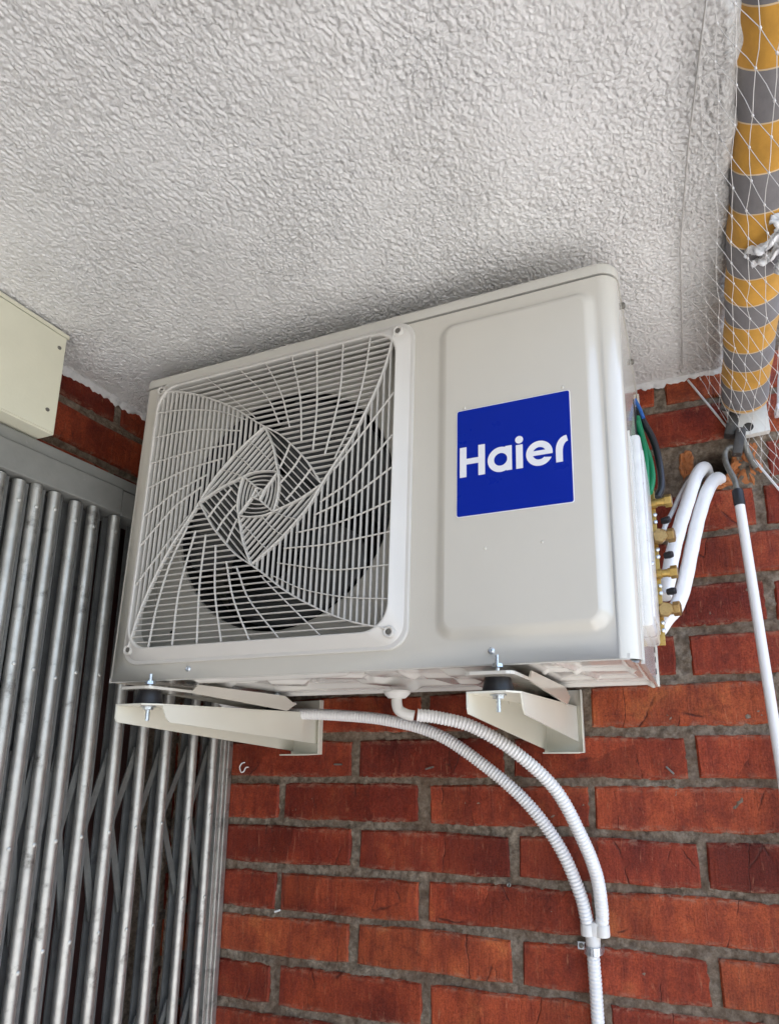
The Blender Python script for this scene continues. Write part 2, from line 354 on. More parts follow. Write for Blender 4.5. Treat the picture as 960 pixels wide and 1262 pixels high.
# ceiling: displaced stucco sheet under a slab
def xe(y): return .978 + (y + .05) * .037 + .0025 * np.sin(y * 61) + .0015 * np.sin(y * 143 + 1)
xs = np.linspace(0, 1, 1050); ys = np.linspace(-.50, YW, 850)
S, Yg = np.meshgrid(xs, ys, indexing='ij'); Xg = XL + S * (xe(Yg) - XL)
wx = Xg + .010 * pn(Xg * 9, Yg * 9, 1) + .006 * pn(Xg * 27, Yg * 27, 2); wy = Yg + .012 * pn(Xg * 8, Yg * 8, 3)
H = .75 * pn(wx / .0047, wy / .0054, 4) + .75 * pn(wx / .0033 + 3, wy / .0035, 5) + .55 * pn(wx / .0095, wy / .0115, 6) + .6 * (.5 - abs(pn(wx / .0058 + 9, wy / .0068, 9)) * 2)
H = np.tanh(H * 1.4); calm = .5 + .5 * np.clip(pn(Xg * 6, Yg * 6, 7) + .45, 0, 1)
Zg = ZC - .0013 * H * calm + .0014 * pn(Xg * 6, Yg * 6, 8)
edge = np.clip((S - .985) / .015, 0, 1); Zg += edge ** 2 * .02
ceil = gridmesh('ceiling', np.stack([Xg, Yg, Zg], -1), 'stucco'); tag(ceil, kind='structure')
slab = MB(); slab.box(-.8, .968, -3.2, YW + .3, ZC + .012, ZC + .22); slab.box(-.8, .970, -3.2, -.498, ZC - .001, ZC + .010)
tag(slab.build('ceiling_slab', 'stucco'), kind='structure')

# ------------------------------------------------------------------ brick walls
BL, BH = .308, .0732
def brick_mesh(L, k):
    rng = random.Random(k); hx, hz = L / 2, BH / 2; j = lambda s: rng.uniform(-s, s)
    pts = []
    for x0, z0, x1, z1, n in ((-hx, -hz, hx, -hz, 5), (hx, -hz, hx, hz, 2), (hx, hz, -hx, hz, 5), (-hx, hz, -hx, -hz, 1)):
        for i in range(n):
            t = i / n; c = .002 if i == 0 else 0
            pts.append((x0 + (x1 - x0) * t + j(.0022) - math.copysign(c, x0) * (i == 0), z0 + (z1 - z0) * t + j(.0021) - math.copysign(c, z0) * (i == 0)))
    n = len(pts); b = .0032
    ins = [(x - math.copysign(b, x) * (abs(x) > hx - .006), z - math.copysign(b, z) * (abs(z) > hz - .006)) for x, z in pts]
    V = [(x, j(.0006), z) for x, z in ins] + [(x, .0035, z) for x, z in pts] + [(x, .022, z) for x, z in pts]
    F = [tuple(range(n))] + [(i, n + i, n + (i + 1) % n, (i + 1) % n) for i in range(n)] + [(n + i, 2 * n + i, 2 * n + (i + 1) % n, n + (i + 1) % n) for i in range(n)]
    me = bpy.data.meshes.new('brick'); me.from_pydata(V, [], F)
    bm = bmesh.new(); bm.from_mesh(me); bmesh.ops.recalc_face_normals(bm, faces=bm.faces); bm.to_mesh(me); bm.free()
    me.materials.append(M['brick']); me.shade_smooth(); me.set_sharp_from_angle(angle=R(35)); return me
_bm = {}
def brick(parent, u, z, L, rot, wall):
    key = (round(L, 2), random.randrange(4))
    if key not in _bm: _bm[key] = brick_mesh(key[0], hash(key) % 9999)
    o = bpy.data.objects.new('brick', _bm[key]); col.objects.link(o); o.parent = parent
    off = random.uniform(-.0015, .0015); a = random.uniform(-.004, .004)
    o.location = (u, off, z) if wall == 'back' else (-off, u, z)
    o.rotation_euler = (random.uniform(-.01, .01), a, rot + random.uniform(-.004, .004)); return o
def mortar_grid(name, u0, u1, z0, z1, parent, wall, hole=None, step=.0035):
    us = np.linspace(u0, u1, int((u1 - u0) / step)); zs = np.linspace(z0, z1, int((z1 - z0) / step))
    U, Zz = np.meshgrid(us, zs, indexing='ij')
    d = .0048 + .0030 * pn(U * 40, Zz * 40, 11) + .0026 * pn(U * 95, Zz * 95, 12) + .0012 * pn(U * 190, Zz * 190, 15)
    if hole:
        q = ((U - hole[0]) / hole[2]) ** 2 + ((Zz - hole[1]) / hole[3]) ** 2 + .25 * pn(U * 60, Zz * 60, 13)
        d = d + .085 * np.clip((1.15 - q) * 2.2, 0, 1)
    P = np.stack([U, d, Zz], -1) if wall == 'back' else np.stack([-d, U, Zz], -1)
    return gridmesh(name, P, 'mortar', parent, flip=(wall != 'back'))

bw = empty('brick_wall', (0, YW, 0), 'sealed red brick wall behind the air conditioner and the white conduits', 'wall')
mortar_grid('mortar', XL - .02, 1.75, -.80, ZC + .03, bw, 'back', (.958, .388, .036, .034))
tag(MB().box(XL - .3, 1.75, .11, .3, FLOOR, 8).build('wall_core', 'mortar', bw))  # upper part carried out of view to block the sun from unit and wall
for r in range(-9, 8):
    zc_ = Z0 + PC * (r + .5); off = .219 if r % 2 else .045
    h_ = 0
    for k in range(-2, 6):
        xa = off + .325 * (k - 1) + random.uniform(-.004, .004); xb = xa + .325
        xa2, xb2 = max(xa + .0064, XL + .006), min(xb - .0064, 1.74)
        if xb2 - xa2 < .03: continue
        if r == 5 and abs((xa2 + xb2) / 2 - 1.03) < .08: xa2 = 1.046        # broken away on its left
        L = xb2 - xa2
        b_ = brick(bw, (xa2 + xb2) / 2, zc_ + random.uniform(-.0015, .0015), L, 0, 'back')
        if r == 7: b_.location.z -= 0
lw = empty('brick_wall', (XL, 0, 0), 'dark brick wall above and behind the folding gate, beside the cream box', 'wall')
mortar_grid('mortar', -.9, YW, .385, ZC + .03, lw, 'left', step=.007); mortar_grid('mortar', .335, YW, -1.0, .39, lw, 'left', step=.007)
for r in range(-10, 8):
    zc_ = Z0 + PC * (r + .5); off = .10 if r % 2 else .26
    for k in range(-4, 3):
        ya = off + .325 * (k - 1) + random.uniform(-.004, .004); yb = ya + .325
        ya2, yb2 = max(ya + .0064, -.9 if r >= 5 else .345), min(yb - .0064, YW - .004)
        if yb2 - ya2 < .03: continue
        brick(lw, (ya2 + yb2) / 2, zc_, yb2 - ya2, R(90), 'left')
MB().box(-.30, -.018, -3.2, .33, .388, ZC + .02).build('lintel', 'mortar', lw)
MB().box(-.30, -.02, .33, YW + .1, FLOOR, .387).build('pier', 'mortar', lw)
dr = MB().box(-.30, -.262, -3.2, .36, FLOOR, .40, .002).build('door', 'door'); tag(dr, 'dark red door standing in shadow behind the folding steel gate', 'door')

# raw broken brick round the pipe hole
def lump(name, poly, y0, y1, parent):
    rq = random.Random(int(poly[0][0] * 9999)); pp_ = []
    for i in range(len(poly)):
        a, b_ = poly[i], poly[(i + 1) % len(poly)]
        for q_ in range(3): t = q_ / 3; pp_.append((a[0] + (b_[0] - a[0]) * t + rq.uniform(-.0022, .0022), a[1] + (b_[1] - a[1]) * t + rq.uniform(-.0022, .0022)))
    poly = pp_
    mb = MB(); n = len(poly); cx = sum(p[0] for p in poly) / n; cz = sum(p[1] for p in poly) / n; rng = random.Random(len(poly) * 7 + int(cx * 1000))
    rings = [(1., y1, 0), (1.02, y0 + .003, .001), (.84, y0, .0022), (.45, y0 + .001, .0035)]
    V = []
    for s_, y, jt in rings:
        for (x, z) in poly: V.append((cx + (x - cx) * s_ + rng.uniform(-jt, jt), y + rng.uniform(-jt, jt) * 1.4, cz + (z - cz) * s_ + rng.uniform(-jt, jt)))
    V.append((cx, y0 + .002, cz)); F = []
    for k in range(3):
        for i in range(n): F.append((k * n + i, k * n + (i + 1) % n, (k + 1) * n + (i + 1) % n, (k + 1) * n + i))
    for i in range(n): F.append((3 * n + i, 3 * n + (i + 1) % n, 4 * n))
    mb.add(V, F); return mb.build(name, 'orange', parent)
for poly in ([(.893, .395), (.899, .426), (.912, .431), (.921, .424), (.920, .398), (.914, .385), (.901, .372)],
             [(.984, .352), (.975, .372), (.986, .395), (.992, .417), (1.006, .424), (1.022, .430), (1.034, .428), (1.030, .398), (1.040, .372), (1.036, .350), (1.012, .346)],
             [(.933, .352), (.937, .368), (.955, .358), (.975, .366), (.985, .352), (.962, .344)],
             [(.908, .350), (.905, .372), (.918, .380), (.925, .362), (.922, .348)]):
    lump('broken_brick', poly, -.001 if poly[0][0] != .984 else .004, .05, bw)

# ragged ceiling paint lapping onto the top of the walls
def paint_lap(name, u0, u1, wall, parent, seed):
    us = np.linspace(u0, u1, int((u1 - u0) / .004)); t = np.linspace(0, 1, 6)
    U, T = np.meshgrid(us, t, indexing='ij'); drop = .016 + .006 * pn(U * 38, U * 0 + seed, 3) + .005 * pn(U * 120, U * 0 + seed, 4) + .008 * pn(U * 9, U * 0 + seed, 5)
    Zz = ZC + .004 - drop * T; D = -.0035 * np.sin(np.clip(T, .0, .97) * np.pi) ** .5 - .001 - .0045 * (1 - T) ** 2 + .0035 * (T > .99) + .0008 * pn(U * 90, Zz * 90, seed)
    P = np.stack([U, D, Zz], -1) if wall == 'back' else np.stack([-D, U, Zz], -1)
    return gridmesh(name, P, 'edge_paint', parent, flip=(wall != 'back'))
paint_lap('paint_edge', XL, 1.0, 'back', bw, 1); paint_lap('paint_edge', -.6, YW, 'left', lw, 2)

# ================================================================== CREAM BOX + GATE
bx = empty('metal_box', (-.1, -.4, .384), 'cream metal box fixed under the ceiling above the steel gate', 'box')
b = MB(); b.box(XL + .001, -.062, -.86, -.094, .394, .570, .0015); b.build('body', 'cream', bx).location = (.1, .4, -.384)
b = MB(); b.box(XL + .001, -.0595, -.862, -.0915, .5705, .5775, .001); b.build('top_trim', 'cream', bx).location = (.1, .4, -.384)
b = MB(); b.box(-.0618, -.0590, -.855, -.0965, .3962, .5682, .0008); b.build('front_cover', 'cream', bx).location = (.1, .4, -.384)
for (y, z) in ((-.107, .545), (-.112, .43), (-.5, .545)):
    b = MB(); b.lathe([(0, .0032), (.0012, .0030), (.0016, .0012), (.0010, .001)], (-.059, y, z), (1, 0, 0), 12); b.build('screw', 'hook', bx, 30).location = (.1, .4, -.384)

gt = empty('folding_gate', (-.11, 0, FLOOR), 'galvanised steel folding gate of upright bars and scissor straps at the left', 'gate')
def gp(mb, name, m, smooth=None):
    o = mb.build(name, m, gt, smooth); o.location = (.11, 0, -FLOOR); return o
gp(MB().box(-.150, -.092, -.90, YW - .004, .3695, .3905, .002), 'top_rail', 'header')
gp(MB().box(-.148, -.086, -.90, .066, .319, .3675, .002), 'guide_channel', 'header')
gp(MB().box(-.148, -.089, .0685, YW - .004, .317, .3665, .002), 'guide_channel', 'header')
tube_y = [-.235, -.205, -.174, -.142, -.111, -.083, -.052, -.014, .021, .066, .119, .176, .235, .306, .366]
XG = -.101
for i, y in enumerate(tube_y):
    mb = MB(); lean = 0.0
    bw_ = random.uniform(-.0022, .0022)
    mb.tube([(XG, y, FLOOR + .02), (XG, y + bw_ * .6, -.6), (XG, y + bw_, -.30), (XG, y + bw_ * .8, -.05), (XG, y, .20), (XG, y, .3185 + random.uniform(-.004, 0))], .0093, 16)
    for z in (.285 + random.uniform(-.006, .006), .02 + random.uniform(-.01, .01), -.245, -.41 + random.uniform(-.02, .02)):
        mb.lathe([(0, .0036), (.0015, .0034), (.0022, .002), (.0023, .0005)], (XG + .0085, y - .001, z), (1, -.25, 0), 10)
    gp(mb, 'bar', 'galv', 40)
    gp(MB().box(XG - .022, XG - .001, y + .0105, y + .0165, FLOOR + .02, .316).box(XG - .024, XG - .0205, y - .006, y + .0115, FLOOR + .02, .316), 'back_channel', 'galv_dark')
def strap(y0, z0, y1, z1, x):
    mb = MB(); d = Vector((0, y1 - y0, z1 - z0)); L = d.length; d.normalize(); n = Vector((1, 0, 0)); s_ = d.cross(n)
    T = Matrix((( 1, 0, 0, x), (0, d.y, s_.y, (y0 + y1) / 2), (0, d.z, s_.z, (z0 + z1) / 2), (0, 0, 0, 1)))
    mb.box(-.0012, .0012, -L / 2 - .006, L / 2 + .006, -.0060, .0060, 0, T)
    mb.lathe([(0, .004), (.002, .0036), (.0026, .001)], (x, y0, z0), (1, 0, 0), 10)
    gp(mb, 'strap', 'strap')
for i in range(len(tube_y) - 1):
    ya, yb = tube_y[i] + .004, tube_y[i + 1] - .002
    for zp in (-.70, -.23):
        strap(ya + .013, zp, yb, zp + .12, XG - .010); strap(ya + .013, zp, yb, zp - .15, XG - .0125)
# slam post next to the brick wall
gp(MB().box(-.150, -.092, .382, .390, FLOOR + .01, .316, .001).box(-.104, -.088, .3905, .399, FLOOR + .01, .316, .002).box(-.150, -.0855, .3995, YW - .002, FLOOR + .01, .316, .0015), 'jamb_post', 'galv')

# ================================================================== AIR CONDITIONER
ac = empty('air_conditioner', (0, 0, 0), 'beige outdoor air conditioner unit with swirl fan grille and blue badge', 'air conditioner')
ac.matrix_world = ACM
SEAM = .5207
GC = (.280, .2735); GH = .2485       # grille frame centre and outer half
rl, rr_ = .012, .025
def arc(cx, cy, r, a0, a1, n): return [(cx + r * math.cos(R(a0 + (a1 - a0) * k / n)), cy + r * math.sin(R(a0 + (a1 - a0) * k / n))) for k in range(n + 1)]
# plan outline: left side back -> front -> right side back
plan_l = [(0, AD)] + arc(rl, rl, rl, 180, 270, 6); plan_r = arc(AW - rr_, rr_, rr_, 270, 360, 10) + [(AW, AD)]
def front_panel():
    V, F = [], []
    hole = rrect(*GC, .236, .236, .03, 6)
    em_c, em_h = (.679, .267), (.1145, .2365); n = 8
    steps = [(0., 0.), (.0015, .0), (.0035, .0004), (.0060, .0018), (.0090, .0042), (.0120, .0064), (.0145, .0078), (.0168, .0084), (.0180, .0085)]
    rings = [rrect(*em_c, em_h[0] - s_, em_h[1] - s_, .024 - s_ * .6, n) for s_, h in steps]
    x0, x1, z0, z1 = rl, AW - rr_, 0.0, SEAM - .0020
    outer = [(x0, z0), (.3, z0), (x1, z0), (x1, z1), (.3, z1), (x0, z1)]
    sup = .0012
    v2, f2 = fill_holes(outer, [hole, rings[0]])
    V += [(x, 0, z) for x, z in v2]; F += f2
    for k in range(len(rings) - 1):
        a, b_ = len(V), len(V) + len(rings[k]); m = len(rings[k])
        V += [(x, -steps[k][1], z) for x, z in rings[k]] + [(x, -steps[k + 1][1], z) for x, z in rings[k + 1]]
        F += [(a + i, a + (i + 1) % m, b_ + (i + 1) % m, b_ + i) for i in range(m)]
    a = len(V); V += [(x, -steps[-1][1], z) for x, z in rings[-1]]; F.append(tuple(range(a, len(V))))
    # wrap-around corners and sides
    for pl_, zt in ((plan_l, z1), (plan_r, z1)):
        a = len(V); m = len(pl_)
        V += [(x, y, z0) for x, y in pl_] + [(x, y, zt) for x, y in pl_]; F += [(a + i, a + i + 1, a + m + i + 1, a + m + i) for i in range(m - 1)]
    # bottom return lip
    a = len(V); V += [(x0, 0, 0), (x1, 0, 0), (x1, .012, 0), (x0, .012, 0)]; F.append((a, a + 1, a + 2, a + 3))
    me = bpy.data.meshes.new('front_panel'); me.from_pydata(V, [], F)
    bm = bmesh.new(); bm.from_mesh(me); bmesh.ops.remove_doubles(bm, verts=bm.verts, dist=1e-5); bmesh.ops.recalc_face_normals(bm, faces=bm.faces)
    bm.to_mesh(me); bm.free(); me.update(); o = finish('front_panel', me, 'casing', ac, 28); wn = o.modifiers.new('wn', 'WEIGHTED_NORMAL'); wn.keep_sharp = True; wn.weight = 80; return o
front_panel()
# lid, standing slightly proud, with rolled top edge
def lid():
    V, F = [], []; o_ = .0012
    def outl(g): return [(-g, AD + .004)] + arc(rl, rl, rl + g, 180, 270, 6) + arc(AW - rr_, rr_, rr_ + g, 270, 360, 10) + [(AW + g, AD + .004)]
    prof = [(-.004, SEAM + .0012), (o_, SEAM + .0010), (o_, AH - .008), (o_ - .0008, AH - .0035), (o_ - .003, AH - .001), (o_ - .007, AH)]
    m = len(outl(0))
    for g, z in prof: V += [(x, y, z) for x, y in outl(g)]
    for k in range(len(prof) - 1): F += [(k * m + i, k * m + i + 1, (k + 1) * m + i + 1, (k + 1) * m + i) for i in range(m - 1)]
    F.append(tuple((len(prof) - 1) * m + i for i in range(m)))
    o = mk('top_cover', V, F, 'lid', ac, 32); wn = o.modifiers.new('wn', 'WEIGHTED_NORMAL'); wn.keep_sharp = True; wn.weight = 80; return o
lid()
MB().prism([(.004, AD - .004)] + arc(rl, rl, rl - .003, 180, 270, 6) + arc(AW - rr_, rr_, rr_ - .003, 270, 360, 8) + [(AW - .003, AD - .004)], lambda u, v, d: (u, v, d), SEAM - .006, SEAM + .0008).build('seam_shade_fill', 'dark', ac)  # black fill painting the shade in the gap under the lid
MB().box(.002, AW - .002, AD - .003, AD, .004, AH - .004).build('rear_panel', 'casing', ac)
# logo badge
LX, LZ, LS = .5980, .1946, .1562; LY = -.0085
mb = MB(); outl = rrect(LX + LS / 2, LZ + LS / 2, LS / 2, LS / 2, .0035, 5); n = len(outl)
mb.prism(outl, lambda u, v, d: (u, LY - d, v), 0, .0006); mb.build('badge_edge', 'logo_white', ac)
mb = MB(); outl = rrect(LX + LS / 2, LZ + LS / 2, LS / 2 - .0011, LS / 2 - .0011, .0028, 5)
mb.prism(outl, lambda u, v, d: (u, LY - d, v), .0006, .0011); badge = mb.build('badge', 'logo_blue', ac)
def letter(outer, holes=()):
    v2, f2 = fill_holes(outer, list(holes)); n = len(v2); P = lambda u, v, y: (LX + u * LS, LY - y, LZ + v * LS)
    V = [P(u, v, .0016) for u, v in v2]; F = list(f2); a = len(V)
    for lp in [outer] + list(holes):
        a = len(V); m = len(lp); V += [P(u, v, .0016) for u, v in lp] + [P(u, v, .0011) for u, v in lp]; F += [(a + i, a + (i + 1) % m, a + m + (i + 1) % m, a + m + i) for i in range(m)]
    mk('letter', V, F, 'logo_white', badge)
B_, T_, XH = .360, .638, .585
letter([(.033, B_), (.093, B_), (.093, .475), (.201, .475), (.201, B_), (.260, B_), (.260, T_), (.201, T_), (.201, .527), (.093, .527), (.093, T_), (.033, T_)])
ca, ra = (.398, .4715), .1135
a1 = math.degrees(math.acos((.440 - ca[0]) / ra))
letter([(.440, XH), (.496, XH), (.496, B_ + .003), (.447, B_ + .003), (.447, ca[1] - math.sqrt(ra ** 2 - .049 ** 2))] + arc(*ca, ra, -64.5, -360 + a1 + .5, 36)[1:], [arc(*ca, .058, 0, 360, 32)[:-1]])
letter([(.532, B_ + .002), (.590, B_ + .002), (.590, .575), (.532, .575)]); letter(arc(.561, .622, .034, 0, 360, 28)[:-1])
ce = (.729, .469); ro, ri = .111, .056
def on(r_, dz): return math.degrees(math.asin(dz / r_))
letter(arc(*ce, ro, on(ro, -.008), 360 - 22, 44) + arc(*ce, ri, 360 - 38, 180 + 34, 14) + [(ce[0] + ro * math.cos(R(on(ro, -.008))) - .003, ce[1] - .033)] if False else
       arc(*ce, ro, -2, 334, 44) + [(.775, .4275)] + arc(*ce, ri, 316, 197, 14) + [(.839, ce[1] - .0165)],
       [arc(*ce, ri, 26, 154, 14)])
letter([(.866, B_ + .003), (.922, B_ + .003), (.922, .45)] + [(.922 + .046 * (1 - math.cos(R(t))), .45 + .090 * math.sin(R(t))) for t in range(15, 91, 15)] + [(.957, .592)] + [(.957 - .091 * math.sin(R(t)), .47 + .122 * math.cos(R(t))) for t in range(15, 91, 15)])
# screws, dimples
def screw(x, y, z, r=.0045, m='zinc', nm='screw'):
    mb = MB(); mb.lathe([(-.001, r), (.0008, r), (.0020, r * .8), (.0026, r * .45), (.0015, r * .3), (.0012, .0001)], (x, y, z), (0, -1, 0), 14); return mb.build(nm, m, ac, 35)
screw(.164, 0, .015); screw(.642, 0, .017)
for x, z in ((.609, .3545), (.745, .3565), (.6375, .1485), (.712, .1485)):
    mb = MB(); mb.lathe([(0, .0022), (.0010, .0016), (.0013, .0004)], (x, -.0085, z), (0, -1, 0), 10); mb.build('dimple', 'casing', ac, 60)
# ---- fan grille
gr = empty('fan_grille', (GC[0], 0, GC[1])); gr.parent = ac
def gring(half, y, r, n=9): return [(x, y, z) for x, z in rrect(0, 0, half, half, r, n)]
prof = [(GH, .0005, .030), (GH, -.0030, .030), (GH - .0010, -.0041, .030), (GH - .0054, -.0045, .030), (GH - .0060, -.0053, .030), (GH - .0070, -.0062, .030), (GH - .0130, -.0116, .032),
        (GH - .0192, -.0172, .035), (GH - .0204, -.0186, .036), (GH - .0216, -.0195, .037), (GH - .0228, -.0193, .038), (GH - .0235, -.0180, .039), (GH - .0238, .004, .039)]
V, F = [], []; rings = [gring(*p) for p in prof]; m_ = len(rings[0])
for k, rg in enumerate(rings): V += rg
for k in range(len(rings) - 1): F += [(k * m_ + i, k * m_ + (i + 1) % m_, (k + 1) * m_ + (i + 1) % m_, (k + 1) * m_ + i) for i in range(m_)]
mk('grille_frame', V, F, 'grille', gr, 27)
for sx, sz in ((1, 1), (1, -1), (-1, -1), (-1, 1)):       # recessed corner screw
    cx, cz = sx * .2262, sz * .2262
    mb = MB(); mb.lathe([(-.006, .0086), (.0162, .0078), (.0168, .0070), (.0166, .0056), (.0150, .0052), (.0148, .0001)], (cx, 0, cz), (0, -1, 0), 18); so_ = mb.build('screw_boss', 'grille', gr, 40)
    mb = MB(); mb.lathe([(.0147, .0044), (.0153, .0040), (.0155, .0020), (.0151, .0006)], (cx, 0, cz), (0, -1, 0), 12); mb.build('screw', 'hook', so_, 40)
def grow(x, z):
    m = max(abs(x), abs(z)); k = .982 + .036 * min(1, max(0, (m - .114) / .105)); return (x * k, z * k)
def rot(p, k):
    for _ in range(k): p = (p[1], -p[0])
    return p
def spl2(pts, per=8): return [(v.x, v.y) for v in spline([grow(a, b) + (0,) for a, b in pts], per)]
cA1 = spl2([(-.219, .2185), (-.169, .2065), (-.123, .189), (-.066, .160), (-.018, .127), (.002, .114)], 6)     # corner -> V1
cA2 = spl2([(.002, .114), (.030, .096), (.055, .073), (.085, .040), (.114, -.002)], 6)                      # V1 -> V2
cU1 = spl2([(.002, .114), (.020, .077), (.030, .044), (.034, .031)], 6)                                      # V1 -> U1
cU2 = spl2([(.034, .031), (.0375, .012), (.036, -.014), (.031, -.034)], 6)                                   # U1 -> U2
K = .982; cW1 = [(.034 * K, .031 * K), (.011 * K, .004 * K)]; cW2 = [(.011 * K, .004 * K), (.004 * K, -.011 * K)]
RIBY0, RIBY1 = -.0182, -.0130
def ribbon(pts, y0, y1, th, name='rib', T=None):
    """upright blade following a 2-D line"""
    n = len(pts); V = []
    for i, (x, z) in enumerate(pts):
        a, b_ = pts[max(i - 1, 0)], pts[min(i + 1, n - 1)]; dx, dz = b_[0] - a[0], b_[1] - a[1]; l = math.hypot(dx, dz) or 1; nx, nz = -dz / l * th / 2, dx / l * th / 2
        V += [(x + nx * .62, y0, z + nz * .62), (x - nx * .62, y0, z - nz * .62), (x - nx, y0 + .0012, z - nz), (x - nx, y1, z - nz), (x + nx, y1, z + nz), (x + nx, y0 + .0012, z + nz)]
    F = []
    for i in range(n - 1):
        for k in range(6): F.append((i * 6 + k, i * 6 + (k + 1) % 6, i * 6 + 6 + (k + 1) % 6, i * 6 + 6 + k))
    F += [tuple(range(6))[::-1], tuple((n - 1) * 6 + k for k in range(6))]
    return mk(name, V, F, 'grille', gr)
def copy_rot(o, k):
    c = o.copy(); col.objects.link(c); c.rotation_euler = (0, R(90 * k), 0); return c
def four(o):
    for k in (1, 2, 3): copy_rot(o, k)
main = ribbon(cA1 + cA2[1:], RIBY0 - .0012, RIBY1, .0021, 'spiral_rib'); four(main)
four(ribbon(cU1 + cU2[1:], RIBY0 - .0010, RIBY1, .0023, 'spiral_rib')); four(ribbon(cW1 + cW2[1:], RIBY0 - .0010, RIBY1, .0024, 'spiral_rib'))
def clip(poly, o, d):
    """segments of the line o+t*d inside poly"""
    ts = []
    for i in range(len(poly)):
        a, b_ = poly[i], poly[(i + 1) % len(poly)]; ex, ez = b_[0] - a[0], b_[1] - a[1]; den = d[0] * ez - d[1] * ex
        if abs(den) < 1e-12: continue
        t = ((a[0] - o[0]) * ez - (a[1] - o[1]) * ex) / den; s_ = ((a[0] - o[0]) * d[1] - (a[1] - o[1]) * d[0]) / den
        if 0 <= s_ < 1: ts.append(t)
    ts.sort(); return [(ts[i], ts[i + 1]) for i in range(0, len(ts) - 1, 2)]
def fill_ribs(poly, o, d, step, y0, y1, th, kmax=60):
    l = math.hypot(*d); d = (d[0] / l, d[1] / l); nrm = (-d[1], d[0])
    for k in range(-kmax, kmax):
        p = (o[0] + nrm[0] * step * k, o[1] + nrm[1] * step * k)
        for t0, t1 in clip(poly, p, d):
            if t1 - t0 < .006: continue
            four(ribbon([(p[0] + d[0] * t, p[1] + d[1] * t) for t in (t0, (t0 + t1) / 2, t1)], y0, y1, th))
cB = [rot(p, 1) for p in cA1]           # TR corner -> V2
# top outer region: top-left corner, along curve A to V2, back up curve B to top-right corner, then the top edge
polyT = [(-.2225, .2225)] + cA1[1:] + cA2[1:] + cB[::-1][1:-1] + [(.2225, .2225)]
fill_ribs(polyT, (0, .2165), (1, 0), .0095, RIBY0 + .0006, RIBY1, .0015)
# cross ribs of that region
for pts in ([(.179, .2205), (.174, .159), (.158, .092), (.136, .043)], [(.133, .2205), (.135, .14), (.118, .055)], [(.087, .2205), (.096, .132), (.095, .064)], [(.043, .2205), (.064, .15), (.072, .085)],
            [(-.006, .2205), (.028, .163), (.048, .108)], [(-.055, .2205), (.000, .165), (.025, .122)], [(-.121, .2205), (-.075, .182), (-.026, .14)]):
    sp_ = spl2(pts, 6); (xa, za), (xb, zb) = sp_[-2:]; zt_ = .2165 - .0095 * (int((.2165 - zb) / .0095) + 1); k_ = (zt_ - zb) / (zb - za); sp_.append((xb + (xb - xa) * k_, zt_ - .0006))
    four(ribbon(sp_, RIBY0 - .0004, RIBY0 + .0026, .0014, 'cross_rib'))
# second swirl, right-hand region V1-V2-U2-U1
cC = [rot(p, 1) for p in cU1]           # V2 -> U2
polyR = cA2 + cC[1:] + cU2[::-1][1:] + cU1[::-1][1:-1]
dV = (cA2[-1][0] - cA2[0][0], cA2[-1][1] - cA2[0][1])
fill_ribs(polyR, cA2[0], dV, .0088, RIBY0 + .0006, RIBY1, .0015)
for pts in ([(.052, .074), (.046, .058), (.036, .036)], [(.074, .052), (.062, .034), (.040, .012)], [(.094, .027), (.078, .008), (.052, -.018)]):
    four(ribbon(spl2(pts, 4), RIBY0 - .0004, RIBY0 + .0026, .0014, 'cross_rib'))
# third swirl: U1 - U2 - W2 - W1
w2 = [rot(p, 1) for p in cW1]           # U2 -> W2
polyU = cU2 + w2[1:] + [cW1[1]]
for f_ in (.24, .48, .72):
    nU = len(cU2) - 1; base = [(x + (cW1[1][0] + (w2[1][0] - cW1[1][0]) * i / nU - x) * f_, z + (cW1[1][1] + (w2[1][1] - cW1[1][1]) * i / nU - z) * f_) for i, (x, z) in enumerate(cU2)]
    four(ribbon(base, RIBY0 + .0018, RIBY1, .0013))
ribbon([(-.006, .008), (.006, -.008)], RIBY0, RIBY1, .002); ribbon([(-.008, -.006), (.008, .006)], RIBY0 + .0002, RIBY1, .002)
# ---- inside: shroud, fan, coil
sh = MB(); FR = .205; n = 64; sq = rrect(GC[0], GC[1], .2355, .2355, .03, 15)
circ = [(GC[0] + FR * math.cos(2 * math.pi * k / n), GC[1] + FR * math.sin(2 * math.pi * k / n)) for k in range(n)]
v2, f2 = fill_holes(sq, [circ]); sh.add([(x, .034, z) for x, z in v2], f2)
vr = [(FR, .034), (FR - .003, .037), (FR - .003, .042)]
V, F = [], []
for r_, y in vr: V += [(GC[0] + r_ * math.cos(2 * math.pi * k / n), y, GC[1] + r_ * math.sin(2 * math.pi * k / n)) for k in range(n)]
for j in range(len(vr) - 1): F += [(j * n + k, j * n + (k + 1) % n, (j + 1) * n + (k + 1) % n, (j + 1) * n + k) for k in range(n)]
sh.add(V, F)
m0 = len(sq); sh.add([(x, .034, z) for x, z in sq] + [(x, -.001, z) for x, z in sq], [(i, (i + 1) % m0, m0 + (i + 1) % m0, m0 + i) for i in range(m0)])
tb = MB(); vr2 = [(FR - .0035, .0415), (FR - .0035, .10), (FR + .012, .125)]; V, F = [], []
for r_, y in vr2: V += [(GC[0] + r_ * math.cos(2 * math.pi * k / n), y, GC[1] + r_ * math.sin(2 * math.pi * k / n)) for k in range(n)]
for j in range(2): F += [(j * n + k, j * n + (k + 1) % n, (j + 1) * n + (k + 1) % n, (j + 1) * n + k) for k in range(n)]
tb.add(V, F); tb.build('fan_duct', 'duct', ac, 60)
shroud = sh.build('fan_shroud', 'inner', ac, 40)
for x, z in ((.089, .080), (.472, .080)):
    mb = MB(); mb.lathe([(-.002, .0042), (.0006, .0042), (.0007, .0001)], (x, .0338, z), (0, -1, 0), 14); mb.build('screw_hole', 'dark', shroud)
